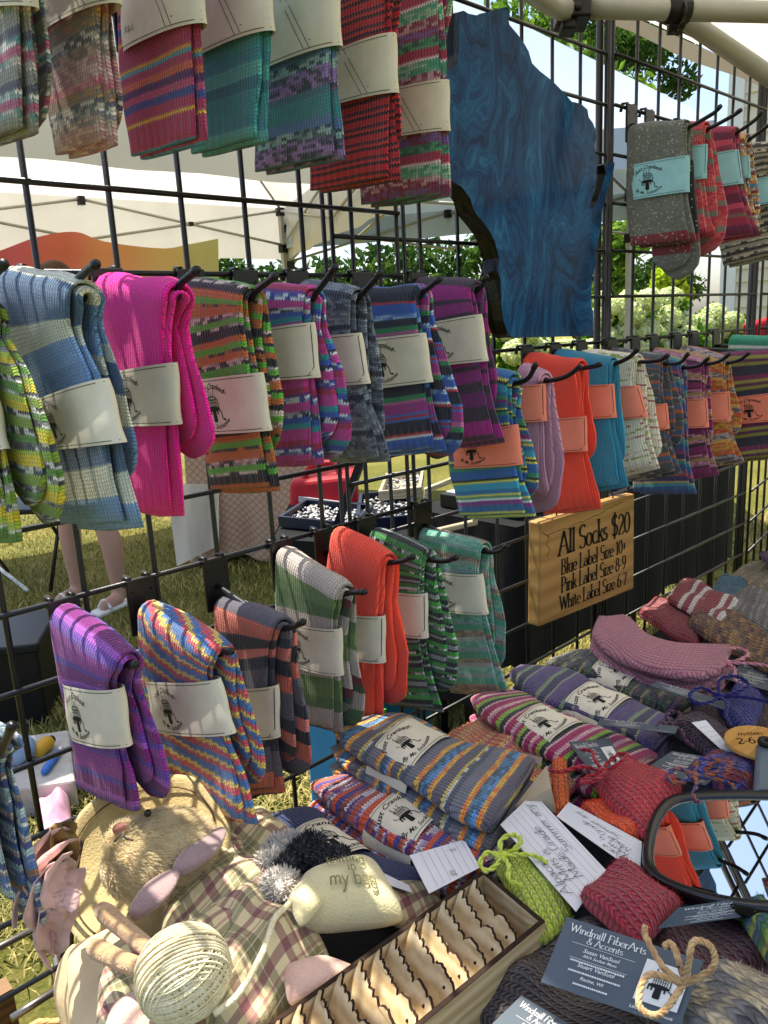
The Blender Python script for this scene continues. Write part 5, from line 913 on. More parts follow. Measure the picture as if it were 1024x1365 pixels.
GLS = N('mirror_glass'); GLS.set(Base_Color=(.88, .9, .9, 1), Roughness=.01, Metallic=1.); mk('mirror_glass', [p-mn*.0006+(p-cc)*.01 for p in pi_], [tuple(range(n))], GLS.m, t, False)
# grey mount block with its eyelet, and the round wooden tag tied to it
t2 = thing('mirror_mount', onZ((1010, 1030), .905), 'grey plastic mirror mount with an eyelet above the mirror', 'mount'); MG = plain('grey_plastic', '#55616c', .35, var=.1)
mb = MB(); mb.prism([onZ(p, .91) for p in ((1004, 1052), (1008, 990), (1016, 980), (1080, 975), (1085, 1052))], (0, 0, -.025)); bevel(mb.build('mount_block', MG, t2), .005, 3)
mb = MB(); c = onZ((1022, 990), .912); mb.lathe([(.003, .0), (.003, .003), (.008, .003), (.009, .0), (.008, -.002)], c, 16); mb.build('eyelet', BPL, t2, True)
t2 = thing('wooden_tag', onZ((1008, 985), .9), 'round wooden tag with burnt lettering beside the blue mittens', 'tag')
TW = wood('tag_wood', '#a8742c', '#c8964a', '#d8ac64', 2.); c = onZ((1012, 990), .897); mb = MB(); mb.lathe([(.0001, .002), (.033, .002), (.034, .001), (.034, -.002), (.0001, -.002)], c, 32); mb.build('wood_disc', TW, t2, False)
I = Ink(); stroke_text(I, '2-6', -24, -4, 12, 'l', .12, .1, 0, .2); stroke_text(I, 'mitten', -17, 12, 9, 'l', .09, .07, 0, .3); I.map(lambda a, b: c+RHW*a/1000+FHW*b/1000+(0, 0, .0024), 'lettering', plain('burnt_brown', '#2a1608', .8), t2) if False else None
rx, fy = np.array((RH[0], RH[1], 0)), np.array((FH[0], FH[1], 0)); I.map(lambda a, b: c+rx*a/1000+fy*b/1000+np.array((0, 0, .0024)), 'lettering', plain('burnt_brown', '#2a1608', .8), t2)
# ---------------------------------------------------------------- wooden box of laser-cut animals
PLY = wood('birch_plywood', '#b89c70', '#d0b88c', '#dcc8a2', 1.2); CHAR = plain('charred_edge', '#2a1a10', .9, var=.4, scale=80.)
zb = .878; A, B, D = onZ((645, 1160), zb), onZ((727, 1229), zb), onZ((355, 1367), zb); exb = (B-A)/np.linalg.norm(B-A); wb = np.linalg.norm(B-A); eyb = (D-A)/np.linalg.norm(D-A); lb = .235; hb = .062
t = thing('wooden_box', A-UP*hb, 'narrow laser-cut plywood box holding rows of wooden animals', 'box')
def bx3(o, a, b, c): mb = MB(); mb.prism([o, o+a, o+a+b, o+b], c); return mb
tk = .004
for nm, o, a, b in (('side_wall', A, eyb*lb, exb*tk), ('side_wall', B-exb*tk, eyb*lb, exb*tk), ('end_wall', A+exb*tk, exb*(wb-2*tk), eyb*tk), ('end_wall', A+exb*tk+eyb*(lb-tk), exb*(wb-2*tk), eyb*tk)):
    w_ = bx3(o-UP*hb, a, b, UP*hb).build(nm, PLY, t); mb = bx3(o+UP*.0002, a, b, UP*.0006); mb.build('charred_rim', CHAR, w_)
bx3(A-UP*hb, eyb*lb, exb*wb, UP*.004).build('floor', PLY, t)
mid = A+exb*(wb*.97)+eyb*tk-UP*.02
_c = [(.03, -.02), (.03, .0), (.036, .012), (.045, .020), (.072, .025), (.098, .021), (.104, .013), (.12, .008), (.15, .012), (.19, .011), (.215, .004), (.25, .007), (.29, .006), (.315, -.001), (.35, .002), (.39, .001), (.415, -.006), (.45, -.002), (.5, -.004), (.54, -.012), (.58, -.004), (.66, .0), (.74, -.002), (.80, -.010), (.84, -.008), (.90, -.012), (.945, -.020), (.95, -.03)]
SIL = [(.03, -.07)] + [tuple(p) for p in crom(_c, 64)] + [(.95, -.07)]
dom = []
for i in range(12):
    yy = .020+i*.0180; o = A+eyb*yy+exb*.004; rr = random.Random(i+3); lean = UP*.88+eyb*(-.47+rr.uniform(-.09, .09)); lean /= np.linalg.norm(lean); o = o+eyb*rr.uniform(-.0018, .0018)+UP*rr.uniform(-.002, .0015)
    P = [o+exb*(s*(wb-.010))+lean*(-.002+h*.36+.001+rr.uniform(-.001, .001)) for s, h in SIL]; n = len(P); off = eyb*.0024
    t3 = thing('wooden_cutout', o-UP*.03, 'pale plywood animal cutout with scorched edges standing in the box', 'cutout', 'plywood animal cutouts in the box')
    fc = tuple(range(n)); from_tri = tessellate_polygon([[Vector((s, h*10, 0)) for s, h in SIL]])
    mk('silhouette', P+[p+off for p in P], [tuple(x) for x in from_tri]+[tuple(y+n for y in x[::-1]) for x in from_tri], PLY, t3, False)
    mk('scorched_edge', [p-off*.02 for p in P]+[p+off*1.02 for p in P], [(j, j+n, j+1+n, j+1) for j in range(n-1)], CHAR, t3, False)
    e = P[-10]*.6+P[-12]*.4-lean*.007; mb = MB(); a_, b_, c_ = basis(eyb, (0, 0, 1)); mb.lathe([(.0001, -.0006), (.0011, -.0006), (.0011, .0034), (.0001, .0034)], e, 8, (a_, b_, c_)); mb.build('eye_hole', CHAR, t3, False)
# ---------------------------------------------------------------- plush toy, yarn ball and bag at the table's left end
def plush_mat(name, c, var=.1, bump=.0015, scale=420.):
    m = N(name); g = m.gen(); k = hx(c); nz = m.noise(g, 40., 3.); f = m.noise(g, scale, 3., .7)
    m.set(Base_Color=m.ramp(m.M('ADD', m.M('MULTIPLY', nz, .6), m.M('MULTIPLY', f, .4)), [(.3, tuple(v*(1-var*2) for v in k[:3])), (.7, tuple(min(1, v*(1+var)) for v in k[:3]))]), Roughness=.95, Sheen_Weight=.4, Specular_IOR_Level=.08); m.bump(f, bump); return m.m
def fur_mat(name, c):
    m = N(name); k = hx(c); nz = m.noise(m.gen(), 60., 3.); col = m.ramp(nz, [(.3, tuple(v*.8 for v in k[:3])), (.7, tuple(min(1, v*1.08) for v in k[:3]))])
    d = m.n('ShaderNodeBsdfDiffuse'); t_ = m.n('ShaderNodeBsdfTranslucent'); x = m.n('ShaderNodeMixShader'); x.inputs[0].default_value = .5
    for q in (d, t_): m.t.links.new(col, q.inputs[0])
    m.t.links.new(d.outputs[0], x.inputs[1]); m.t.links.new(t_.outputs[0], x.inputs[2]); m.t.links.new(x.outputs[0], m.out.inputs[0]); return m.m
CREAM = plush_mat('cream_plush', '#d2c08e'); FUR = fur_mat('fur', '#efe2bf'); FELT = plush_mat('straw_felt', '#c8b27c', .08); MAUVE = plush_mat('mauve_felt', '#a08684', .08); PINKF = plush_mat('pink_fleece', '#dcb5a2', .06); TERRY = plush_mat('tan_terry', '#c0996c', .15, .003, 260.); BAGM = plush_mat('bag_plush', '#d8cc9c', .07)
def blob(name, c, ax, mat, parent, wr=.06, seed=0., n=20, m=28, f=None):
    """bumpy ellipsoid, ax = three half-axis vectors"""
    V, Fc = [], []; c = np.array(c, float); ax = [np.array(a, float) for a in ax]
    for i in range(n+1):
        for j in range(m):
            th, ph = pi*i/n, 2*pi*j/m; d = (sin(th)*cos(ph), sin(th)*sin(ph), cos(th)); k = 1+wr*mnoise.noise(Vector((d[0]*1.6+seed, d[1]*1.6, d[2]*1.6)))
            if f: k *= f(d)
            V.append(c+k*(ax[0]*d[0]+ax[1]*d[1]+ax[2]*d[2]))
    Fc = [(i*m+j, i*m+(j+1) % m, (i+1)*m+(j+1) % m, (i+1)*m+j) for i in range(n) for j in range(m)]
    return mk(name, V, Fc, mat, parent, True)
def fur(name, c, ax, num, ln, mat, parent, comb=(0, 0, 0), seed=1, wd=.0003, keep=None):
    rr = random.Random(seed); V, Fc = [], []; c = np.array(c, float); ax = np.array(ax, float); comb = np.array(comb, float)
    for i in range(num):
        d = np.array([rr.gauss(0, 1) for _ in range(3)]); d /= np.linalg.norm(d)
        if keep and not keep(d): continue
        p = c+d@ax; nn = d@np.linalg.inv(ax).T; nn /= np.linalg.norm(nn); dr = nn*.55+comb*1.3+np.array([rr.gauss(0, .22) for _ in range(3)]); dr /= np.linalg.norm(dr)
        s = np.cross(dr, [rr.gauss(0, 1) for _ in range(3)]); s = s/np.linalg.norm(s)*wd; L = ln*rr.uniform(.6, 1.25); o = len(V)
        q = p+dr*L*.55; e = p+dr*L+comb*L*.35; V += [p-s, p+s, q+s*.8, q-s*.8, e]; Fc += [(o, o+1, o+2, o+3), (o+3, o+2, o+4)]
    return tag(mk(name, V, Fc, mat, parent, False), kind='stuff')
RX, FY = np.array((RH[0], RH[1], 0)), np.array((FH[0], FH[1], 0))
zp = .868
t = thing('plush_toy', onZ((260, 1200), ZT), 'cream furry plush toy in a straw hat and plaid dress lying on its back', 'toy')
# hat: brim disc behind the head, facing the buyer
hc = onZ((192, 1146), .872); hn_ = np.array(-FY*.70-RX*.1+UP*.68); ha, hb_, hn_ = basis(hn_, FY); V, Fc = [], []; nr = 44
prof = [(r_*1.1, h_) for r_, h_ in [(.0, -.004), (.03, -.004), (.052, -.002), (.060, .0015), (.0665, .0055), (.0705, .0045), (.0715, -.001), (.066, -.0045), (.05, -.009), (.0, -.010)]]
for r, h in prof:
    for j in range(nr):
        a = 2*pi*j/nr; wv = 1+.05*sin(2*a+.6)+.03*sin(3*a); hh = h+.004*sin(3*a+1.)*(r/.07)**2; V.append(hc+ha*r*wv*cos(a)*1.04+hb_*r*wv*sin(a)*1.02+hn_*hh)
Fc = [(i*nr+j, i*nr+(j+1) % nr, (i+1)*nr+(j+1) % nr, (i+1)*nr+j) for i in range(len(prof)-1) for j in range(nr)]; hat = mk('hat', V, Fc, FELT, t)
mb = MB(); mb.tube([hc+ha*.0665*(1+.05*sin(2*a+.6)+.03*sin(3*a))*cos(a)*1.04+hb_*.0655*(1+.05*sin(2*a+.6)+.03*sin(3*a))*sin(a)*1.02+hn_*(.0032+.004*sin(3*a+1.)*.7) for a in np.linspace(0, 2*pi, 60)], .0007, 5, False); mb.build('brim_stitching', plush_mat('brown_thread', '#5a4426'), hat, True)
HC = onZ((212, 1140), .893); e1 = (RX*.86+FY*.5); e2 = (-RX*.5+FY*.86)
hax = [e1*.049, e2*.042, UP*.036]; hd_ = blob('head', HC, hax, plush_mat('head_plush', '#d8c69a', .15, .004, 300.), t, .10, 2., 32, 44)
fur('face_fur', HC, hax, 26000, .0062, FUR, hd_, comb=e1*.5-e2*.35-UP*.1, seed=3, keep=lambda d: d[2] > -.55)
MZ = onZ((172, 1118), .915); blob('muzzle', MZ, [e1*.019, e2*.017, UP*.014], FUR, hd_, .1, 5.); fur('muzzle_fur', MZ, [e1*.019, e2*.017, UP*.014], 5000, .007, FUR, hd_, comb=e1*.2-e2*.3, seed=5, keep=lambda d: d[2] > -.3)
blob('nose', onZ((160, 1104), .932), [e1*.0065, e2*.0045, UP*.005], plush_mat('pink_nose', '#a8705f'), hd_, .02)
blob('eye', onZ((197, 1084), .936), [e1*.0034, e2*.0034, UP*.0034], GB.m, hd_, .0)
mb = MB(); mb.tube(crom([onZ(p, .937) for p in ((163, 1110), (168, 1118), (178, 1120))], 8), .0008, 5); mb.tube(crom([onZ(p, .937) for p in ((163, 1110), (157, 1117), (153, 1122))], 8), .0008, 5); mb.build('mouth_stitch', plush_mat('dark_thread', '#3a2c22'), hd_, True)
blob('cheek', onZ((280, 1072), .884), [e1*.022, e2*.020, UP*.02], FUR, hd_, .12, 8.); fur('cheek_fur', onZ((280, 1072), .884), [e1*.022, e2*.020, UP*.02], 5000, .008, FUR, hd_, comb=UP*.2, seed=8)
# floppy mauve ears
def ear(P, w, nm='ear'):
    C_ = crom([onZ(p[:2], p[2]) for p in P], 14); ww = [w*(.12+.88*sin(pi*min(1, max(0, (i+.2)/13.4)))**.7) for i in range(14)]
    d = C_[-1]-C_[0]; d /= np.linalg.norm(d); s = np.cross(UP, d); a = [c+s*q for c, q in zip(C_, ww)]; b = [c-s*q for c, q in zip(C_, ww)]; e = loft(nm, a, b, [UP]*14, [.0035]*14, MAUVE, t, 18, .6, .001, 3.)
    mb = MB(); mb.tube([*(x+UP*.001 for x in b)], .0016, 7); mb.build('ear_piping', plush_mat('mauve_piping', '#b59a90'), e, True)
ear([(298, 1106, .905), (268, 1134, .912), (236, 1163, .91)], .0125); ear([(237, 1163, .91), (208, 1190, .908), (176, 1222, .90)], .0125)
# plaid dress
def plaid():
    m = N('plaid_cotton'); mp = m.n('ShaderNodeMapping'); m.t.links.new(m.uv(), mp.inputs[0]); mp.inputs['Rotation'].default_value = (0, 0, .35); sp = m.n('ShaderNodeSeparateXYZ'); m.t.links.new(mp.outputs[0], sp.inputs[0])
    base = hx('#d2c49a')
    def bands(v):
        f = m.M('FRACT', m.M('DIVIDE', v, .042)); st = lambda a, b: m.M('MULTIPLY', m.M('GREATER_THAN', f, a), m.M('LESS_THAN', f, b)); return st(.08, .25), st(.40, .46), st(.52, .80), st(.64, .66)
    col = base
    for v in (sp.outputs[0], sp.outputs[1]):
        a, b, c, d = bands(v); col = m.mix(m.M('MULTIPLY', a, .62), col, hx('#6e2446')); col = m.mix(m.M('MULTIPLY', b, .5), col, hx('#8a4a5a')); col = m.mix(m.M('MULTIPLY', c, .55), col, hx('#55583a')); col = m.mix(m.M('MULTIPLY', d, .7), col, hx('#d8d0b0'))
    m.set(Base_Color=col, Roughness=.9, Specular_IOR_Level=.1, Sheen_Weight=.15); m.bump(m.M('ADD', m.M('MULTIPLY', m.noise(m.uv(), 900., 2.), .04), m.noise(m.uv(), 34., 3., .45)), .016, .9); return m.m
PLD = plaid()
def drape(name, px, zs, h, parent, mat=PLD, wr=.006, seed=0., pw=2.2): return pillow(name, px, 0, h, mat, parent, pw, wr, seed, 22, zs=zs)
drape('dress', [(225, 1165), (372, 1085), (430, 1300), (195, 1400)], [.862, .842, .845, .852], .075, t, wr=.010, seed=1.2)
drape('sleeve', [(290, 1100), (350, 1082), (400, 1125), (318, 1168)], [.862, .855, .862, .868], .045, t, wr=.008, seed=3.)
drape('skirt', [(255, 1215), (370, 1150), (455, 1300), (290, 1420)], [.868, .86, .852, .86], .06, t, wr=.012, seed=6.)
drape('dress_hem', [(140, 1270), (200, 1235), (225, 1420), (130, 1400)], [.845, .86, .85, .835], .04, t, wr=.006, seed=9.)
blob('foot', onZ((190, 1362), .872), [RX*.026, FY*.024, UP*.018], PINKF, t, .1, 6.)
pillow('pink_lining', [(375, 1290), (430, 1275), (480, 1290), (385, 1345)], .872, .022, PINKF, t, 2.5, .003, 2.)
drape('dress', [(505, 1180), (585, 1180), (590, 1225), (520, 1235)], [.832, .832, .83, .832], .035, t, wr=.004, seed=11.)
# ball of cream yarn with two plush needles
t = thing('yarn_ball', onZ((243, 1297), .86), 'ball of cream yarn with two tan plush knitting needles stuck in it', 'yarn')
YM = rope_mat('cream_yarn', '#d8cba0', '#e6dcb8'); bc = onZ((245, 1297), .918); rb = .0295
blob('core', bc, [RX*rb*1.0, FY*rb*1.0, UP*rb*1.0], YM, t, .02)
rr = random.Random(6); mb = MB()
for lay, (cx_, num) in enumerate((((.75, -.3, .6), 40), ((-.25, .2, .95), 26), ((.3, .9, .2), 20))):
    a, b, c_ = basis(cx_, (.1, .2, .97))
    for i in range(num):
        off = (i/(num-1)-.5)*1.55*rb; r2 = sqrt(max(1e-6, rb**2-off**2))*(1.0+.03*lay)+.0006; tl = rr.uniform(-.05, .05)
        pts = [bc+(c_*(off+r2*tl*cos(q))+a*r2*cos(q)+b*r2*sin(q)) for q in np.linspace(0, 2*pi, 34)]
        mb.tube(pts, .001, 5, False)
tag(mb.build('wound_strands', YM, t, True), kind='stuff')
for P in ([(135, 1212, .905), (165, 1238, .908), (208, 1272, .918)], [(124, 1262, .900), (160, 1280, .905), (205, 1296, .918)]):
    C_ = crom([onZ(p[:2], p[2]) for p in P], 10); mb = MB(); mb.tube(C_, [.0060, .0076, .0074, .007, .0068, .0066, .0066, .0064, .0062, .006], 12); o = mb.build('plush_needle', TERRY, t, True)
mb = MB(); mb.tube(crom([onZ(p[:2], p[2]) for p in ((285, 1352, .905), (318, 1325, .908), (350, 1270, .906), (366, 1225, .902), (385, 1205, .898), (392, 1190, .90))], 30), .0024, 8); mb.build('yarn_tail', YM, t, True)
# cream plush bag with fuzzy yarn spilling out
t = thing('plush_bag', onZ((460, 1210), .84), 'cream plush bag embroidered knitting in my bag with fuzzy yarn spilling out', 'bag')
bpts = [onZ((398, 1172), .885), onZ((498, 1150), .872), onZ((545, 1230), .868), onZ((388, 1232), .88)]
pillow('bag_body', None, 0, .052, BAGM, t, 2.6, .004, 3., 24, pts=bpts)
def bfn(a, b):
    C_ = bpts; u, v = .5+a/100., .5-b/60.; s_, t_ = 2*u-1, 2*v-1; r = (max(0, 1-abs(s_)**2.6)*max(0, 1-abs(t_)**2.6))**.5
    p = C_[0]*(1-u)*(1-v)+C_[1]*u*(1-v)+C_[2]*u*v+C_[3]*(1-u)*v; return p+UP*(.026*r+.0032)
I = Ink(); stroke_text(I, 'knitting', 6, 5, 12, 'c', .12, .1, 0, .1); stroke_text(I, 'in', 10, -5, 11, 'c', .12, .1, 0, .1); stroke_text(I, 'my bag', 8, -17, 13, 'c', .12, .1, 0, .1); I.map(bfn, 'embroidered_words', plain('olive_thread', '#77754f', .9), t)
pillow('bag_flap', [(382, 1200), (410, 1170), (440, 1195), (400, 1238)], .892, .022, BAGM, t, 2.5, .003, 7.)
WF, BF = plush_mat('white_fuzz', '#d8d0c4', .1), plush_mat('black_fuzz', '#16171c', .2)
for i, (px, r, mt) in enumerate((((383, 1142), .014, WF), ((372, 1158), .012, WF), ((384, 1190), .015, WF), ((398, 1132), .010, WF), ((410, 1148), .012, BF), ((425, 1138), .013, BF), ((392, 1165), .010, BF), ((440, 1150), .010, BF), ((462, 1150), .008, BF))):
    c = onZ((px[0]-10, px[1]-8), .888); ax = [RX*r, FY*r*.9, UP*r*.8]; o = blob('fuzzy_yarn', c, ax, mt, t, .25, i*1.3, 12, 16); fur('fuzz', c, ax, 900, .006, mt, o, seed=20+i, wd=.0008)
# ---------------------------------------------------------------- artificial flower, cloth, rack and basket at the stall's edge
PT = plain('faded_pink_petal', '#d2aca4', .7, var=.15, scale=50., sheen=.3)
t = thing('artificial_flower', onY((85, 1170), .62), 'faded pink fabric flower hanging beside the straw hat', 'flower'); rr = random.Random(9)
def petal(P, w, mat, nm='petal', cup=.012):
    C_ = crom([onY((p[0]-22, p[1]+14), p[2]) for p in P], 10); V, Fc = [], []
    for i, c in enumerate(C_):
        f = i/9; ww = w*sin(pi*min(.97, .1+f*.85))**.6; d = C_[min(i+1, 9)]-C_[max(i-1, 0)]; d /= np.linalg.norm(d); s = np.cross(d, (0, -1, 0.25)); s /= np.linalg.norm(s); nn = np.cross(s, d)
        for j in range(7): a = (j-3)/3; V.append(c+s*ww*a*(1+.12*sin(9*f+w*900))+nn*(cup*a*a+.006*sin(7*f+5*a+w*700)))
    Fc = [(i*7+j, i*7+j+1, i*7+7+j+1, i*7+7+j) for i in range(9) for j in range(6)]; o = mk(nm, V, Fc, mat, t); o.modifiers.new('s', 'SOLIDIFY').thickness = .0008
for P, w in (([(100, 1130, .63), (85, 1150, .60), (68, 1170, .60)], .020), ([(92, 1150, .61), (82, 1185, .585), (76, 1215, .60)], .018), ([(100, 1115, .64), (80, 1125, .62), (60, 1150, .61)], .018), ([(95, 1170, .60), (92, 1205, .585), (90, 1240, .59)], .016), ([(105, 1140, .62), (98, 1170, .585), (96, 1195, .58)], .018), ([(88, 1200, .60), (84, 1230, .59), (88, 1258, .59)], .012), ([(75, 1160, .61), (60, 1180, .60), (50, 1198, .605)], .013)): petal(P, w, PT)
petal([(108, 1130, .62), (104, 1105, .615), (104, 1082, .62)], .013, plain('dried_leaf', '#7a6238', .8, var=.35, scale=60.), 'leaf', .004)
mb = MB(); mb.tube(crom([onY((110, 1120), .66), onY((104, 1150), .64), onY((100, 1200), .64), onY((95, 1262), .66)], 10), .002, 6); mb.build('stem', BARK, t, True)
# cream cloth bag hanging over the table's corner
CC = plain('cream_canvas', '#cfb48c', .9, var=.06, bump=.0008)
t = thing('cloth_bag', onZ((120, 1300), .70), 'plain cream canvas bag slumped over the corner of the table', 'bag')
pillow('bag_side', None, 0, .022, CC, t, 5., .004, 2., 18, pts=[onZ((92, 1262), .825), onZ((168, 1228), .842), onZ((235, 1420), .84), onZ((100, 1420), .78)])
pillow('bag_side', None, 0, .016, CC, t, 5., .004, 6., 18, pts=[onZ((78, 1285), .80), onZ((100, 1252), .828), onZ((150, 1420), .79), onZ((92, 1440), .72)])
CHR = plain('brushed_chrome', '#8a8378', .28, .9, .1); t = thing('chrome_rack', onZ((40, 1290), 0.), 'low chrome tube rack standing on the grass beside the table', 'rack')
K = lambda x, y, z=.62: onZ((x, y), z)
for P in ([(-60, 1295), (0, 1262), (66, 1228)], [(66, 1228), (72, 1262), (78, 1300), (92, 1380)], [(15, 1358), (46, 1338), (90, 1310)]):
    mb = MB(); mb.tube([K(*p) for p in P], .0045, 10); mb.build('tube', CHR, t, True)
for p in ((-40, 1284), (66, 1228), (78, 1300)): a = K(*p); mb = MB(); mb.tube([a, (a[0]+.01, a[1]+.02, 0)], .0045, 10); mb.build('leg', CHR, t, True)
mb = MB(); mb.box(K(-2, 1318)-np.array((0, 0, .31)), (.012, .012, .31)); mb.build('post', wood('brown_post', '#4a3420', '#6a4a2c', '#7a5a38'), thing('wooden_post', K(-2, 1318, 0.), 'brown wooden post beside the chrome rack', 'post'))
WK = wood('wicker', '#a07a40', '#c89a58', '#d8b070', 6.); t = thing('wicker_basket', K(50, 1440, .50), 'woven wicker basket below the chrome rack', 'basket'); c = K(48, 1430, .62)
for k_ in range(9):
    mb = MB(); R_ = .062-.0022*k_; mb.tube([c+np.array((R_*cos(a), R_*sin(a), -.010*k_+.0022*sin(12*a+pi*(k_ % 2)))) for a in np.linspace(0, 2*pi, 60)], .0042, 6, False); mb.build('woven_ring', WK, t, True)
mb = MB(); mb.lathe([(.0001, -.088), (.045, -.088), (.045, -.084), (.0001, -.084)], c, 24); mb.build('base', WK, t, True)
# ---------------------------------------------------------------- the neighbour's stall seen through the grid
TC = plain('lattice_cloth', '#c9a892', .85, var=.05)
def lattice():
    m = N('lattice_tablecloth'); g = m.uv(); sp = m.n('ShaderNodeSeparateXYZ'); m.t.links.new(g, sp.inputs[0])
    a = m.M('ABSOLUTE', m.M('SINE', m.M('MULTIPLY', m.M('ADD', sp.outputs[0], sp.outputs[1]), 70.))); b = m.M('ABSOLUTE', m.M('SINE', m.M('MULTIPLY', m.M('SUBTRACT', sp.outputs[0], sp.outputs[1]), 70.)))
    f = m.M('MAXIMUM', m.M('GREATER_THAN', a, .93), m.M('GREATER_THAN', b, .93)); m.set(Base_Color=m.mix(m.M('MULTIPLY', f, .6), hx('#c4a48e'), hx('#93705c')), Roughness=.9); return m.m
LAT = lattice(); WCL = fabric('white_cloth', '#d9d2c4', .2)
def cloth_table(label, P0, ex, ey, zt, mat, drop, skirt=.03, extra=None, seed=0., legm=None):
    """table under a cloth: P0 corner, ex/ey edge vectors"""
    P0, ex, ey = [np.array(v, float) for v in (P0, ex, ey)]; c = P0+(ex+ey)/2; t = thing('folding_table', (c[0], c[1], 0), label, 'table')
    mb = MB(); mb.prism([P0+(0, 0, zt-.025), P0+ex+(0, 0, zt-.025), P0+ex+ey+(0, 0, zt-.025), P0+ey+(0, 0, zt-.025)], (0, 0, .022)); mb.build('table_top', legm or BPL, t)
    V, UV, Fc = [], [], []; per = [P0, P0+ex, P0+ex+ey, P0+ey]; m = 30; u = 0.
    for k_ in range(4):
        A, B = per[k_], per[(k_+1) % 4]; d = (B-A)/np.linalg.norm(B-A); nn = np.array((d[1], -d[0], 0)); nn = nn if np.dot(nn, (A+B)/2-c) > 0 else -nn
        for j in range(m):
            p = A+(B-A)*j/m
            for i in range(6):
                f = i/5; wv = skirt*f*(.5+.5*sin(j*1.15+k_*2+seed)+.3*sin(j*.43+seed)); V.append(p+nn*(.004+wv)+np.array((0, 0, zt+.002-drop*f*(1+.04*sin(j*.5+seed))))); UV.append((u+np.linalg.norm(B-A)*j/m, -drop*f))
        u += np.linalg.norm(B-A)
    M4 = 4*m; Fc = [(6*j+i, 6*((j+1) % M4)+i, 6*((j+1) % M4)+i+1, 6*j+i+1) for j in range(M4) for i in range(5)]
    o = len(V); V += [p+np.array((0, 0, zt+.0025)) for p in per]; UV += [(0, 0), (np.linalg.norm(ex), 0), (np.linalg.norm(ex), np.linalg.norm(ey)), (0, np.linalg.norm(ey))]; Fc.append((o, o+1, o+2, o+3))
    mk('tablecloth', V, Fc, mat, t, True, UV)
    for s, q in ((.06, .1), (.94, .1), (.06, .9), (.94, .9)): p = P0+ex*s+ey*q; mb = MB(); mb.tube([(p[0], p[1], 0), (p[0], p[1], zt-.03)], .014, 8); mb.build('leg', BLK, t, True)
    return t
rxx, fyy = RX, FY
def G(px, py, z=0.): return onZ((px, py), z)
a = G(262, 752); b = G(470, 742); ex = b-a; ey = np.array((-ex[1], ex[0], 0)); ey = ey/np.linalg.norm(ey)*.7; ey = ey if np.dot(ey, FY) > 0 else -ey
cloth_table('neighbour table under a pink lattice cloth on the lawn', a, ex, ey, .74, LAT, .72, .04, seed=.4)
p = [atD((x, y), d_) for x, y, d_ in ((222, 640, 4.75), (285, 640, 4.72), (262, 752, 4.75), (240, 700, 4.76))]
V, Fc = [], []
for i in range(9):
    f = i/8
    for j in range(9): g_ = j/8; V.append(atD((222+70*g_+14*f*(1-g_), 645+(110-28*g_)*f), 4.62+.06*sin(9*g_+2*f)))
tag(mk('white_cloth', V, [(i*9+j, i*9+j+1, i*9+10+j, i*9+9+j) for i in range(8) for j in range(8)], WCL), 'white cloth hanging off the end of the lattice table', 'cloth')
# black table with glass-lidded display cases
BCL = plain('black_cloth', '#06070a', .9, var=.3, scale=5., bump=.002)
a0 = onZ((690, 812), .0); t0 = np.array((1.68, 1.28, 0.)); cloth_table('neighbour table under a long black cloth behind the price board', t0, (1.42, .0, 0), (0, .42, 0), .79, BCL, .42, .02, seed=2.)
GLS2 = N('display_glass'); GLS2.set(Base_Color=(.75, .8, .82, 1), Roughness=.08, Metallic=0., Specular_IOR_Level=.6, Alpha=1.); LT = GLS2.m
for i in range(3):
    c = np.array((1.93+i*.41, 1.47, .795)); t = thing('display_case', c, ('black display case with a glass lid behind the charcoal socks', 'black display case with a glass lid between two others', 'black display case with a glass lid nearest the corner post')[i], 'display case', 'glass-lidded display cases')
    mb = MB(); mb.box(c+(0, 0, .022), (.19, .15, .022)); bevel(mb.build('case', BPL, t), .004)
    mb = MB(); mb.box(c+(0, 0, .047), (.175, .135, .002)); mb.build('glass_lid', LT, t)
    for sx in (-.1, .1): mb = MB(); mb.box(c+(sx, -.153, .028), (.01, .004, .012)); mb.build('latch', CHR, t)
# grey and blue trays with pebbles, frames
STN = N('polished_stones'); oi = STN.noise(STN.gen(), 45., 1.); STN.set(Base_Color=STN.ramp(oi, [(.35, hx('#2a2c30')), (.5, hx('#8a8c8e')), (.6, hx('#c8c4bc')), (.7, hx('#7a6a58'))]), Roughness=.35); STN = STN.m
def stones(parent, P0, ex, ey, z, num, r, seed):
    rr = random.Random(seed); mb = MB()
    for i in range(num):
        c = P0+ex*rr.uniform(.05, .95)+ey*rr.uniform(.05, .95)+np.array((0, 0, z+rr.uniform(0, r*.8))); s = r*rr.uniform(.6, 1.3); a = rr.uniform(0, 6.28); A = ((cos(a), sin(a), 0), (-sin(a)*.7, cos(a)*.7, 0), (0, 0, .6))
        mb.lathe([(.0001, -s), (s*.75, -s*.6), (s, 0), (s*.7, s*.6), (.0001, s)], c, 6, A)
    return tag(mb.build('stones', STN, parent, True), kind='stuff')
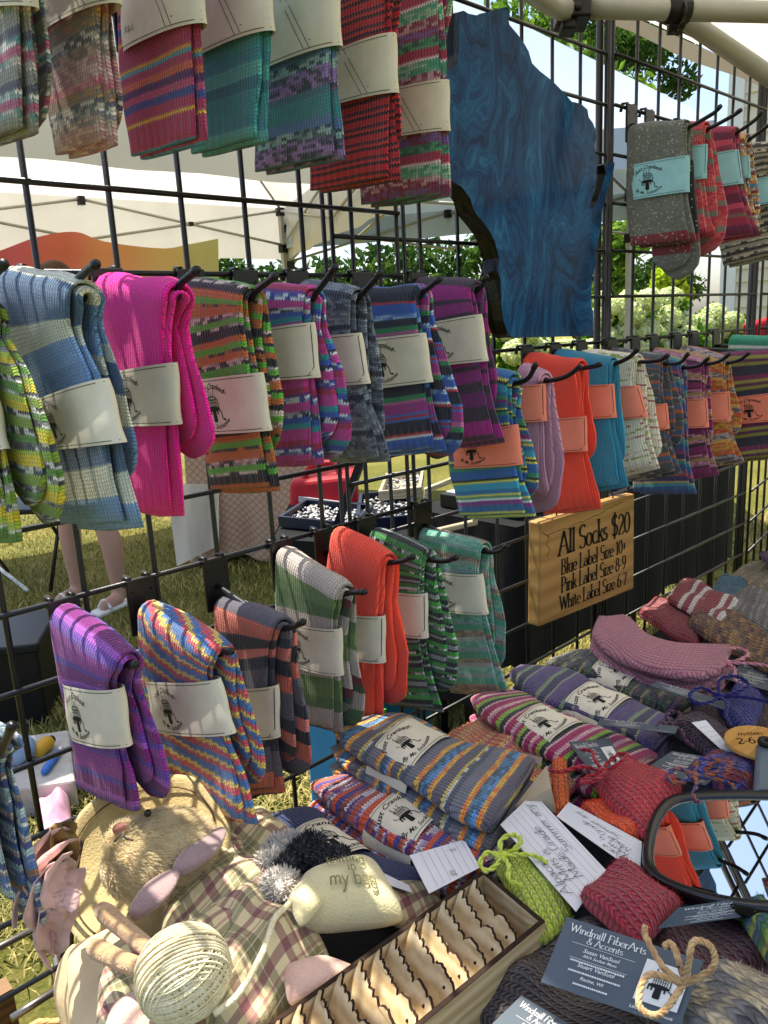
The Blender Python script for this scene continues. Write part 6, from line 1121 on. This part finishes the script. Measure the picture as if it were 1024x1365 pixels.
def tray(label, px, z, mat, num, r, seed, wall=.03, grp='trays of polished stones', name='stone_tray'):
    P = [onZ(q, z) for q in px]; ex = (P[1]-P[0]); ey = (P[3]-P[0]); t = thing(name, (P[0]+P[2])/2, label, 'tray', grp)
    mb = MB(); mb.prism([P[0], P[0]+ex, P[0]+ex+ey, P[0]+ey], (0, 0, .006)); mb.build('floor', mat, t)
    u, v = ex/np.linalg.norm(ex), ey/np.linalg.norm(ey); th = .012
    for o, a_, b_ in ((P[0], ex, v*th), (P[0]+ey-v*th, ex, v*th), (P[0]+v*th, ey-2*v*th, u*th), (P[0]+ex-u*th+v*th, ey-2*v*th, u*th)): mb = MB(); mb.prism([o+(0, 0, .006), o+a_+(0, 0, .006), o+a_+b_+(0, 0, .006), o+b_+(0, 0, .006)], (0, 0, wall)); mb.build('rim', mat, t)
    stones(t, P[0], ex, ey, .012, num, r, seed); return t
NVY = plain('navy_steel', '#131a30', .4, var=.15); CRW = wood('cream_frame', '#8f8468', '#a39a80', '#b5ad96', 1.)
t0 = np.array((.98, 1.58, 0.)); cloth_table('neighbour table under a black cloth carrying the stone trays', onZ((364, 720), .70)*np.array((1, 1, 0)), (onZ((640, 735), .70)-onZ((364, 720), .70)), FY*.62, .70, BCL, .5, .015, seed=5.)
tray('navy tray of grey polished stones beside the red bag', [(372, 702), (470, 712), (478, 672), (408, 678)], .71, NVY, 260, .009, 1)
tray('navy tray of pale polished stones beside the leaning navy post', [(474, 708), (556, 700), (552, 664), (480, 670)], .71, NVY, 240, .009, 2)
tray('cream framed tray of small stones behind the navy trays', [(505, 668), (562, 662), (566, 636), (515, 642)], .74, CRW, 120, .008, 3)
tray('cream framed tray of dark stones below the turquoise pinstriped socks', [(600, 722), (668, 712), (672, 686), (610, 692)], .71, CRW, 110, .008, 4)
mb = MB(); mb.tube([onZ((445, 712), .70), onZ((486, 604), 1.0)], .016, 4); mb.build('post', NVY, thing('leaning_post', onZ((445, 712), .70), 'navy steel post leaning across the stone trays', 'post'))
t = thing('picture_frame', onZ((600, 690), .70), 'cream wooden frame standing open on the black table', 'frame')
fq = [atD(p, d_) for p, d_ in (((566, 652), 2.05), ((640, 622), 2.15), ((637, 700), 2.15), ((562, 718), 2.05))]; cc_ = sum(fq)/4
for i in range(4):
    A, B = fq[i], fq[(i+1) % 4]; iA, iB = A+(cc_-A)*.2, B+(cc_-B)*.2; mb = MB(); mb.prism([A, B, iB, iA], fyy*.02); bevel(mb.build('frame_rail', CRW, t), .002)
t = thing('red_bag', onZ((425, 690), .70), 'red insulated bag with a grey reflective stripe', 'bag'); RED = plain('red_nylon', '#a81420', .6, var=.12, scale=8.)
q = [atD(p, 3.0) for p in ((386, 642), (475, 632), (478, 695), (386, 692))]; mb = MB(); mb.prism([q[0], q[3], q[2], q[1]], fyy*.22); bevel(mb.build('bag_body', RED, t), .02, 3)
s_ = [atD(p, 2.985) for p in ((398, 662), (470, 671), (470, 678), (398, 669))]; mb = MB(); mb.prism([s_[0], s_[3], s_[2], s_[1]], fyy*.012); mb.build('reflective_stripe', plain('grey_tape', '#a8a8a8', .4), t)
mb = MB(); mb.tube(crom([atD((405, 640), 3.05), atD((415, 622), 3.05), atD((445, 618), 3.05), atD((455, 636), 3.05)], 16), .012, 8); mb.build('handle', RED, t, True)
t = thing('red_bag', onP((662, 440), (*(FH*6.), 0), np.array([FH[0], FH[1], 0])), 'small red pennant cloth behind the blue plaque', 'cloth'); V = [atD(p, 5.2) for p in ((648, 412), (672, 418), (676, 446), (650, 444))]; mb = MB(); mb.prism(V, fyy*.02); mb.build('red_fabric', RED, t)
t = thing('red_cloth', onY((1018, 440), .77), 'bright red cloth hanging behind the corner post', 'cloth'); q = [onY(p, .765) for p in ((1010, 430), (1045, 420), (1050, 452), (1012, 450))]; mb = MB(); mb.prism([q[0], q[3], q[2], q[1]], (0, .04, 0)); bevel(mb.build('red_fabric', plain('red_wool', '#b01020', .9), t), .012, 3)
# folding chair
t = thing('folding_chair', G(35, 790), 'black folding chair on the sunny lawn behind the yellow socks', 'chair'); C0 = G(38, 775); hx_, hy_ = RX, FY
for s in (-.22, .22):
    for nm, p in (('front_leg', [C0+hx_*s+hy_*-.22, C0+hx_*s+hy_*.12+UP*.46, C0+hx_*s+hy_*.24+UP*.86]), ('rear_leg', [C0+hx_*s+hy_*.22, C0+hx_*s-hy_*.16+UP*.46])): mb = MB(); mb.tube(p, .011, 8); mb.build(nm, BLK, t, True)
mb = MB(); mb.box(C0+UP*.46, (.22, .2, .015), (hx_, hy_, UP)); bevel(mb.build('seat', BPL, t), .01); mb = MB(); mb.box(C0+hy_*.21+UP*.76, (.22, .012, .09), (hx_, hy_, UP)); bevel(mb.build('backrest', BPL, t), .01)
mb = MB(); mb.tube([G(-30, 735), G(38, 790)+UP*.01], .012, 8); mb.build('pole', WHT, thing('white_pole', G(38, 790), 'thin white pole lying on the lawn beside the chair', 'pole'), True)
mb = MB(); pa, pb = G(155, 765)+UP*.02, G(128, 735)+UP*.02
# black storage tub, white tray and pink cloth on the lawn below the lower socks
t = thing('storage_tub', G(0, 975), 'black storage tub with a blue-grey lid on the lawn', 'tub'); A, B = G(-110, 990), G(68, 965); zt = .31; ax_ = (B-A)/2; ay_ = np.cross(UP, ax_/np.linalg.norm(ax_))*.2; ay_ = ay_ if np.dot(ay_, FY) > 0 else -ay_; ce = (A+B)/2+ay_
mb = MB(); mb.prism([ce-ax_*.96-ay_*.96, ce+ax_*.96-ay_*.96, ce+ax_*.96+ay_*.96, ce-ax_*.96+ay_*.96], UP*(zt-.02)); bevel(mb.build('tub_body', BPL, t), .01)
mb = MB(); mb.prism([ce-ax_-ay_+UP*(zt-.03), ce+ax_-ay_+UP*(zt-.03), ce+ax_+ay_+UP*(zt-.03), ce-ax_+ay_+UP*(zt-.03)], UP*.035); bevel(mb.build('lid', plain('blue_grey_lid', '#11151b', .4), t), .008)
t = thing('white_tray', G(50, 1040), 'white tray of wrapped craft supplies behind the grid', 'tray'); q = [onZ(p, .10) for p in ((0, 985), (92, 972), (100, 1040), (10, 1054))]; mb = MB(); mb.prism([p*np.array((1, 1, 0)) for p in q], (0, 0, .10)); bevel(mb.build('tray_body', plain('dull_white', '#a9a69e', .6), t), .008)
for nm, lb, P, r, cl in (('yellow_tube', 'yellow glue tube lying in the white tray', ((48, 1003), (66, 988)), .024, '#c89a2a'), ('blue_pen', 'blue marker lying in the white tray', ((58, 1030), (78, 1002)), .012, '#3a70c0'), ('blue_wrap', 'rolled blue wrapped parcel in the white tray', ((12, 1008), (40, 992)), .04, '#8aa0c0')):
    a, b = [onZ(p, .10+r) for p in P]; d = b-a; t = thing(nm, a, lb, 'tube' if 'tube' in nm else nm.split('_')[1]); mb = MB(); mb.tube([a, a+d*.15, a+d*.85, b], [r*.7, r, r, r*.8], 10); mb.build('barrel', plain(nm, cl, .45), t, True); mb = MB(); mb.tube([b, b+d*.22], r*.55, 8); mb.build('cap', BPL if 'yellow' in nm else WHT, t, True)
t = thing('pink_cloth', G(66, 1090), 'crumpled pink cloth behind the purple socks', 'cloth'); pillow('folds', [(48, 1072), (92, 1060), (98, 1112), (56, 1122)], .05, .10, plain('pink_cotton', '#c493a8', .9), t, 2.5, .03, 4.)
# blue and green shopping tote standing on the lawn below the grid
t = thing('tote_bag', onY((470, 980), .95)*np.array((1, 1, 0)), 'bright blue and green tote bag behind the grid wall', 'bag'); BL, GN = plain('blue_tote', '#1a6fa0', .5, var=.06), plain('green_tote', '#5cb83a', .5, var=.06)
c = onY((468, 985), .92); ZTB = onY((480, 934), .90)[2]; mb = MB(); mb.box((c[0]+.07, .95, ZTB/2), (.10, .06, ZTB/2)); bevel(mb.build('bag_body', BL, t), .01); mb = MB(); mb.box((c[0]+.0, .886, onY((440, 1010), .89)[2]-.02), (.05, .003, .06)); mb.build('green_panel', GN, t)
for s in (-.06, .10): mb = MB(); mb.tube(crom([(c[0]+s, .90, ZTB-.02), (c[0]+s, .89, ZTB+.03), (c[0]+s+.04, .89, ZTB+.03), (c[0]+s+.06, .90, ZTB-.02)], 14), .007, 6); mb.build('handle', BPL, t, True)
# ---------------------------------------------------------------- person standing behind the blue and white socks
SKIN = plain('skin', '#b98f7c', .55, var=.05, scale=20.); SHIRT = plain('shirt', '#4a6a7a', .9, var=.1); SHORT = plain('shorts', '#3a3c44', .9); HAIR = plain('brown_hair', '#4a3424', .7, var=.3, scale=90.)
def skin_body(name, verts, edges, rad, mat, parent, root=0, sub=2):
    me = bpy.data.meshes.new(name); me.from_pydata([tuple(map(float, v)) for v in verts], edges, []); o = link(name, me, mat, parent, False); m = o.modifiers.new('skin', 'SKIN'); m.use_smooth_shade = True
    for v, r in zip(me.skin_vertices[0].data, rad): v.radius = (r, r) if not hasattr(r, '__len__') else r
    me.skin_vertices[0].data[root].use_root = True; s = o.modifiers.new('sub', 'SUBSURF'); s.levels = sub; s.render_levels = sub; return o
fl, fr = G(104, 800), G(160, 808); cp = (fl+fr)/2; sd = (fr-fl); sd /= np.linalg.norm(sd); fw = np.cross(sd, UP); fw = fw if np.dot(fw, FY) < 0 else -fw
sc = 1.
t = thing('person', cp, 'person in shorts and sandals standing on the lawn behind the socks', 'person')
B_ = lambda s, f, z: cp+sd*s+fw*f+UP*z
hs = np.linalg.norm(fr-fl)/2
V = [B_(0, 0, .93), B_(0, .01, 1.10), B_(0, 0, 1.32), B_(0, 0, 1.43), B_(0, .01, 1.50), B_(0, .02, 1.60), B_(0, .02, 1.68)]; R_ = [(.15, .11), (.13, .10), (.15, .10), (.07, .06), (.05, .05), (.078, .092), (.065, .08)]; E_ = [(i, i+1) for i in range(6)]
for s in (-1, 1):
    o = len(V); V += [B_(s*.10, 0, .86), B_(s*(.06+hs*.35), .01, .50), B_(s*hs*.97, -.005, .34), B_(s*hs, -.01, .09), B_(s*hs, .0, .045), B_(s*(hs+.01), .14, .03)]; R_ += [.085, .056, .060, .036, .042, (.04, .025)]; E_ += [(0, o)]+[(o+i, o+i+1) for i in range(5)]
    o = len(V); V += [B_(s*.18, 0, 1.38), B_(s*.23, -.01, 1.12), B_(s*.25, .08, .90), B_(s*.25, .11, .82)]; R_ += [.055, .042, .032, (.03, .022)]; E_ += [(2, o)]+[(o+i, o+i+1) for i in range(3)]
    for k_ in range(5):
        p = len(V); V += [B_(s*.25, .10+.012*(k_-2), .79), B_(s*.25, .105+.014*(k_-2), .755 if k_ else .785)]; R_ += [.009, .008]; E_ += [(o+3, p), (p, p+1)]
bd = skin_body('body', V, E_, R_, SKIN, t)
skin_body('shirt', [B_(0, 0, .98), B_(0, .01, 1.12), B_(0, 0, 1.32), B_(0, 0, 1.42), B_(-.19, 0, 1.37), B_(-.22, -.005, 1.22), B_(.19, 0, 1.37), B_(.22, -.005, 1.22)], [(0, 1), (1, 2), (2, 3), (2, 4), (4, 5), (2, 6), (6, 7)], [(.17, .13), (.15, .12), (.17, .12), (.08, .07), .07, .062, .07, .062], SHIRT, t)
skin_body('shorts', [B_(0, 0, 1.0), B_(0, 0, .9), B_(-.10, 0, .80), B_(-.10, .005, .60), B_(.10, 0, .80), B_(.10, .005, .60)], [(0, 1), (1, 2), (2, 3), (1, 4), (4, 5)], [(.165, .125), (.17, .13), .105, .10, .105, .10], SHORT, t)
blob('hair', B_(0, -.012, 1.655), [sd*.088, fw*.098, UP*.098], HAIR, t, .08, f=lambda d: 1. if d[1] < .35 or d[2] > .45 else .86)
for s in (-1, 1):
    blob('eye', B_(s*.03, .103, 1.63), [sd*.010, fw*.006, UP*.007], GB.m, t, 0.); blob('ear', B_(s*.083, .01, 1.615), [sd*.012, fw*.018, UP*.03], SKIN, t, .05)
    mb = MB(); c = B_(s*hs, .06, .012); mb.box(c, (.048, .125, .012), (sd, fw, UP)); o = bevel(mb.build('sandal', WHT, t), .01, 3); mb = MB(); mb.tube(crom([c+sd*.045+UP*.012+fw*.04, c+UP*.055+fw*.04, c-sd*.045+UP*.012+fw*.04], 10), .009, 6); mb.build('strap', WHT, o, True)
blob('nose', B_(0, .115, 1.605), [sd*.012, fw*.018, UP*.018], SKIN, t, .05); mb = MB(); mb.tube(crom([B_(-.022, .104, 1.565), B_(0, .112, 1.562), B_(.022, .104, 1.565)], 8), .004, 6); mb.build('mouth', plain('lips', '#a05a50', .5), t, True)
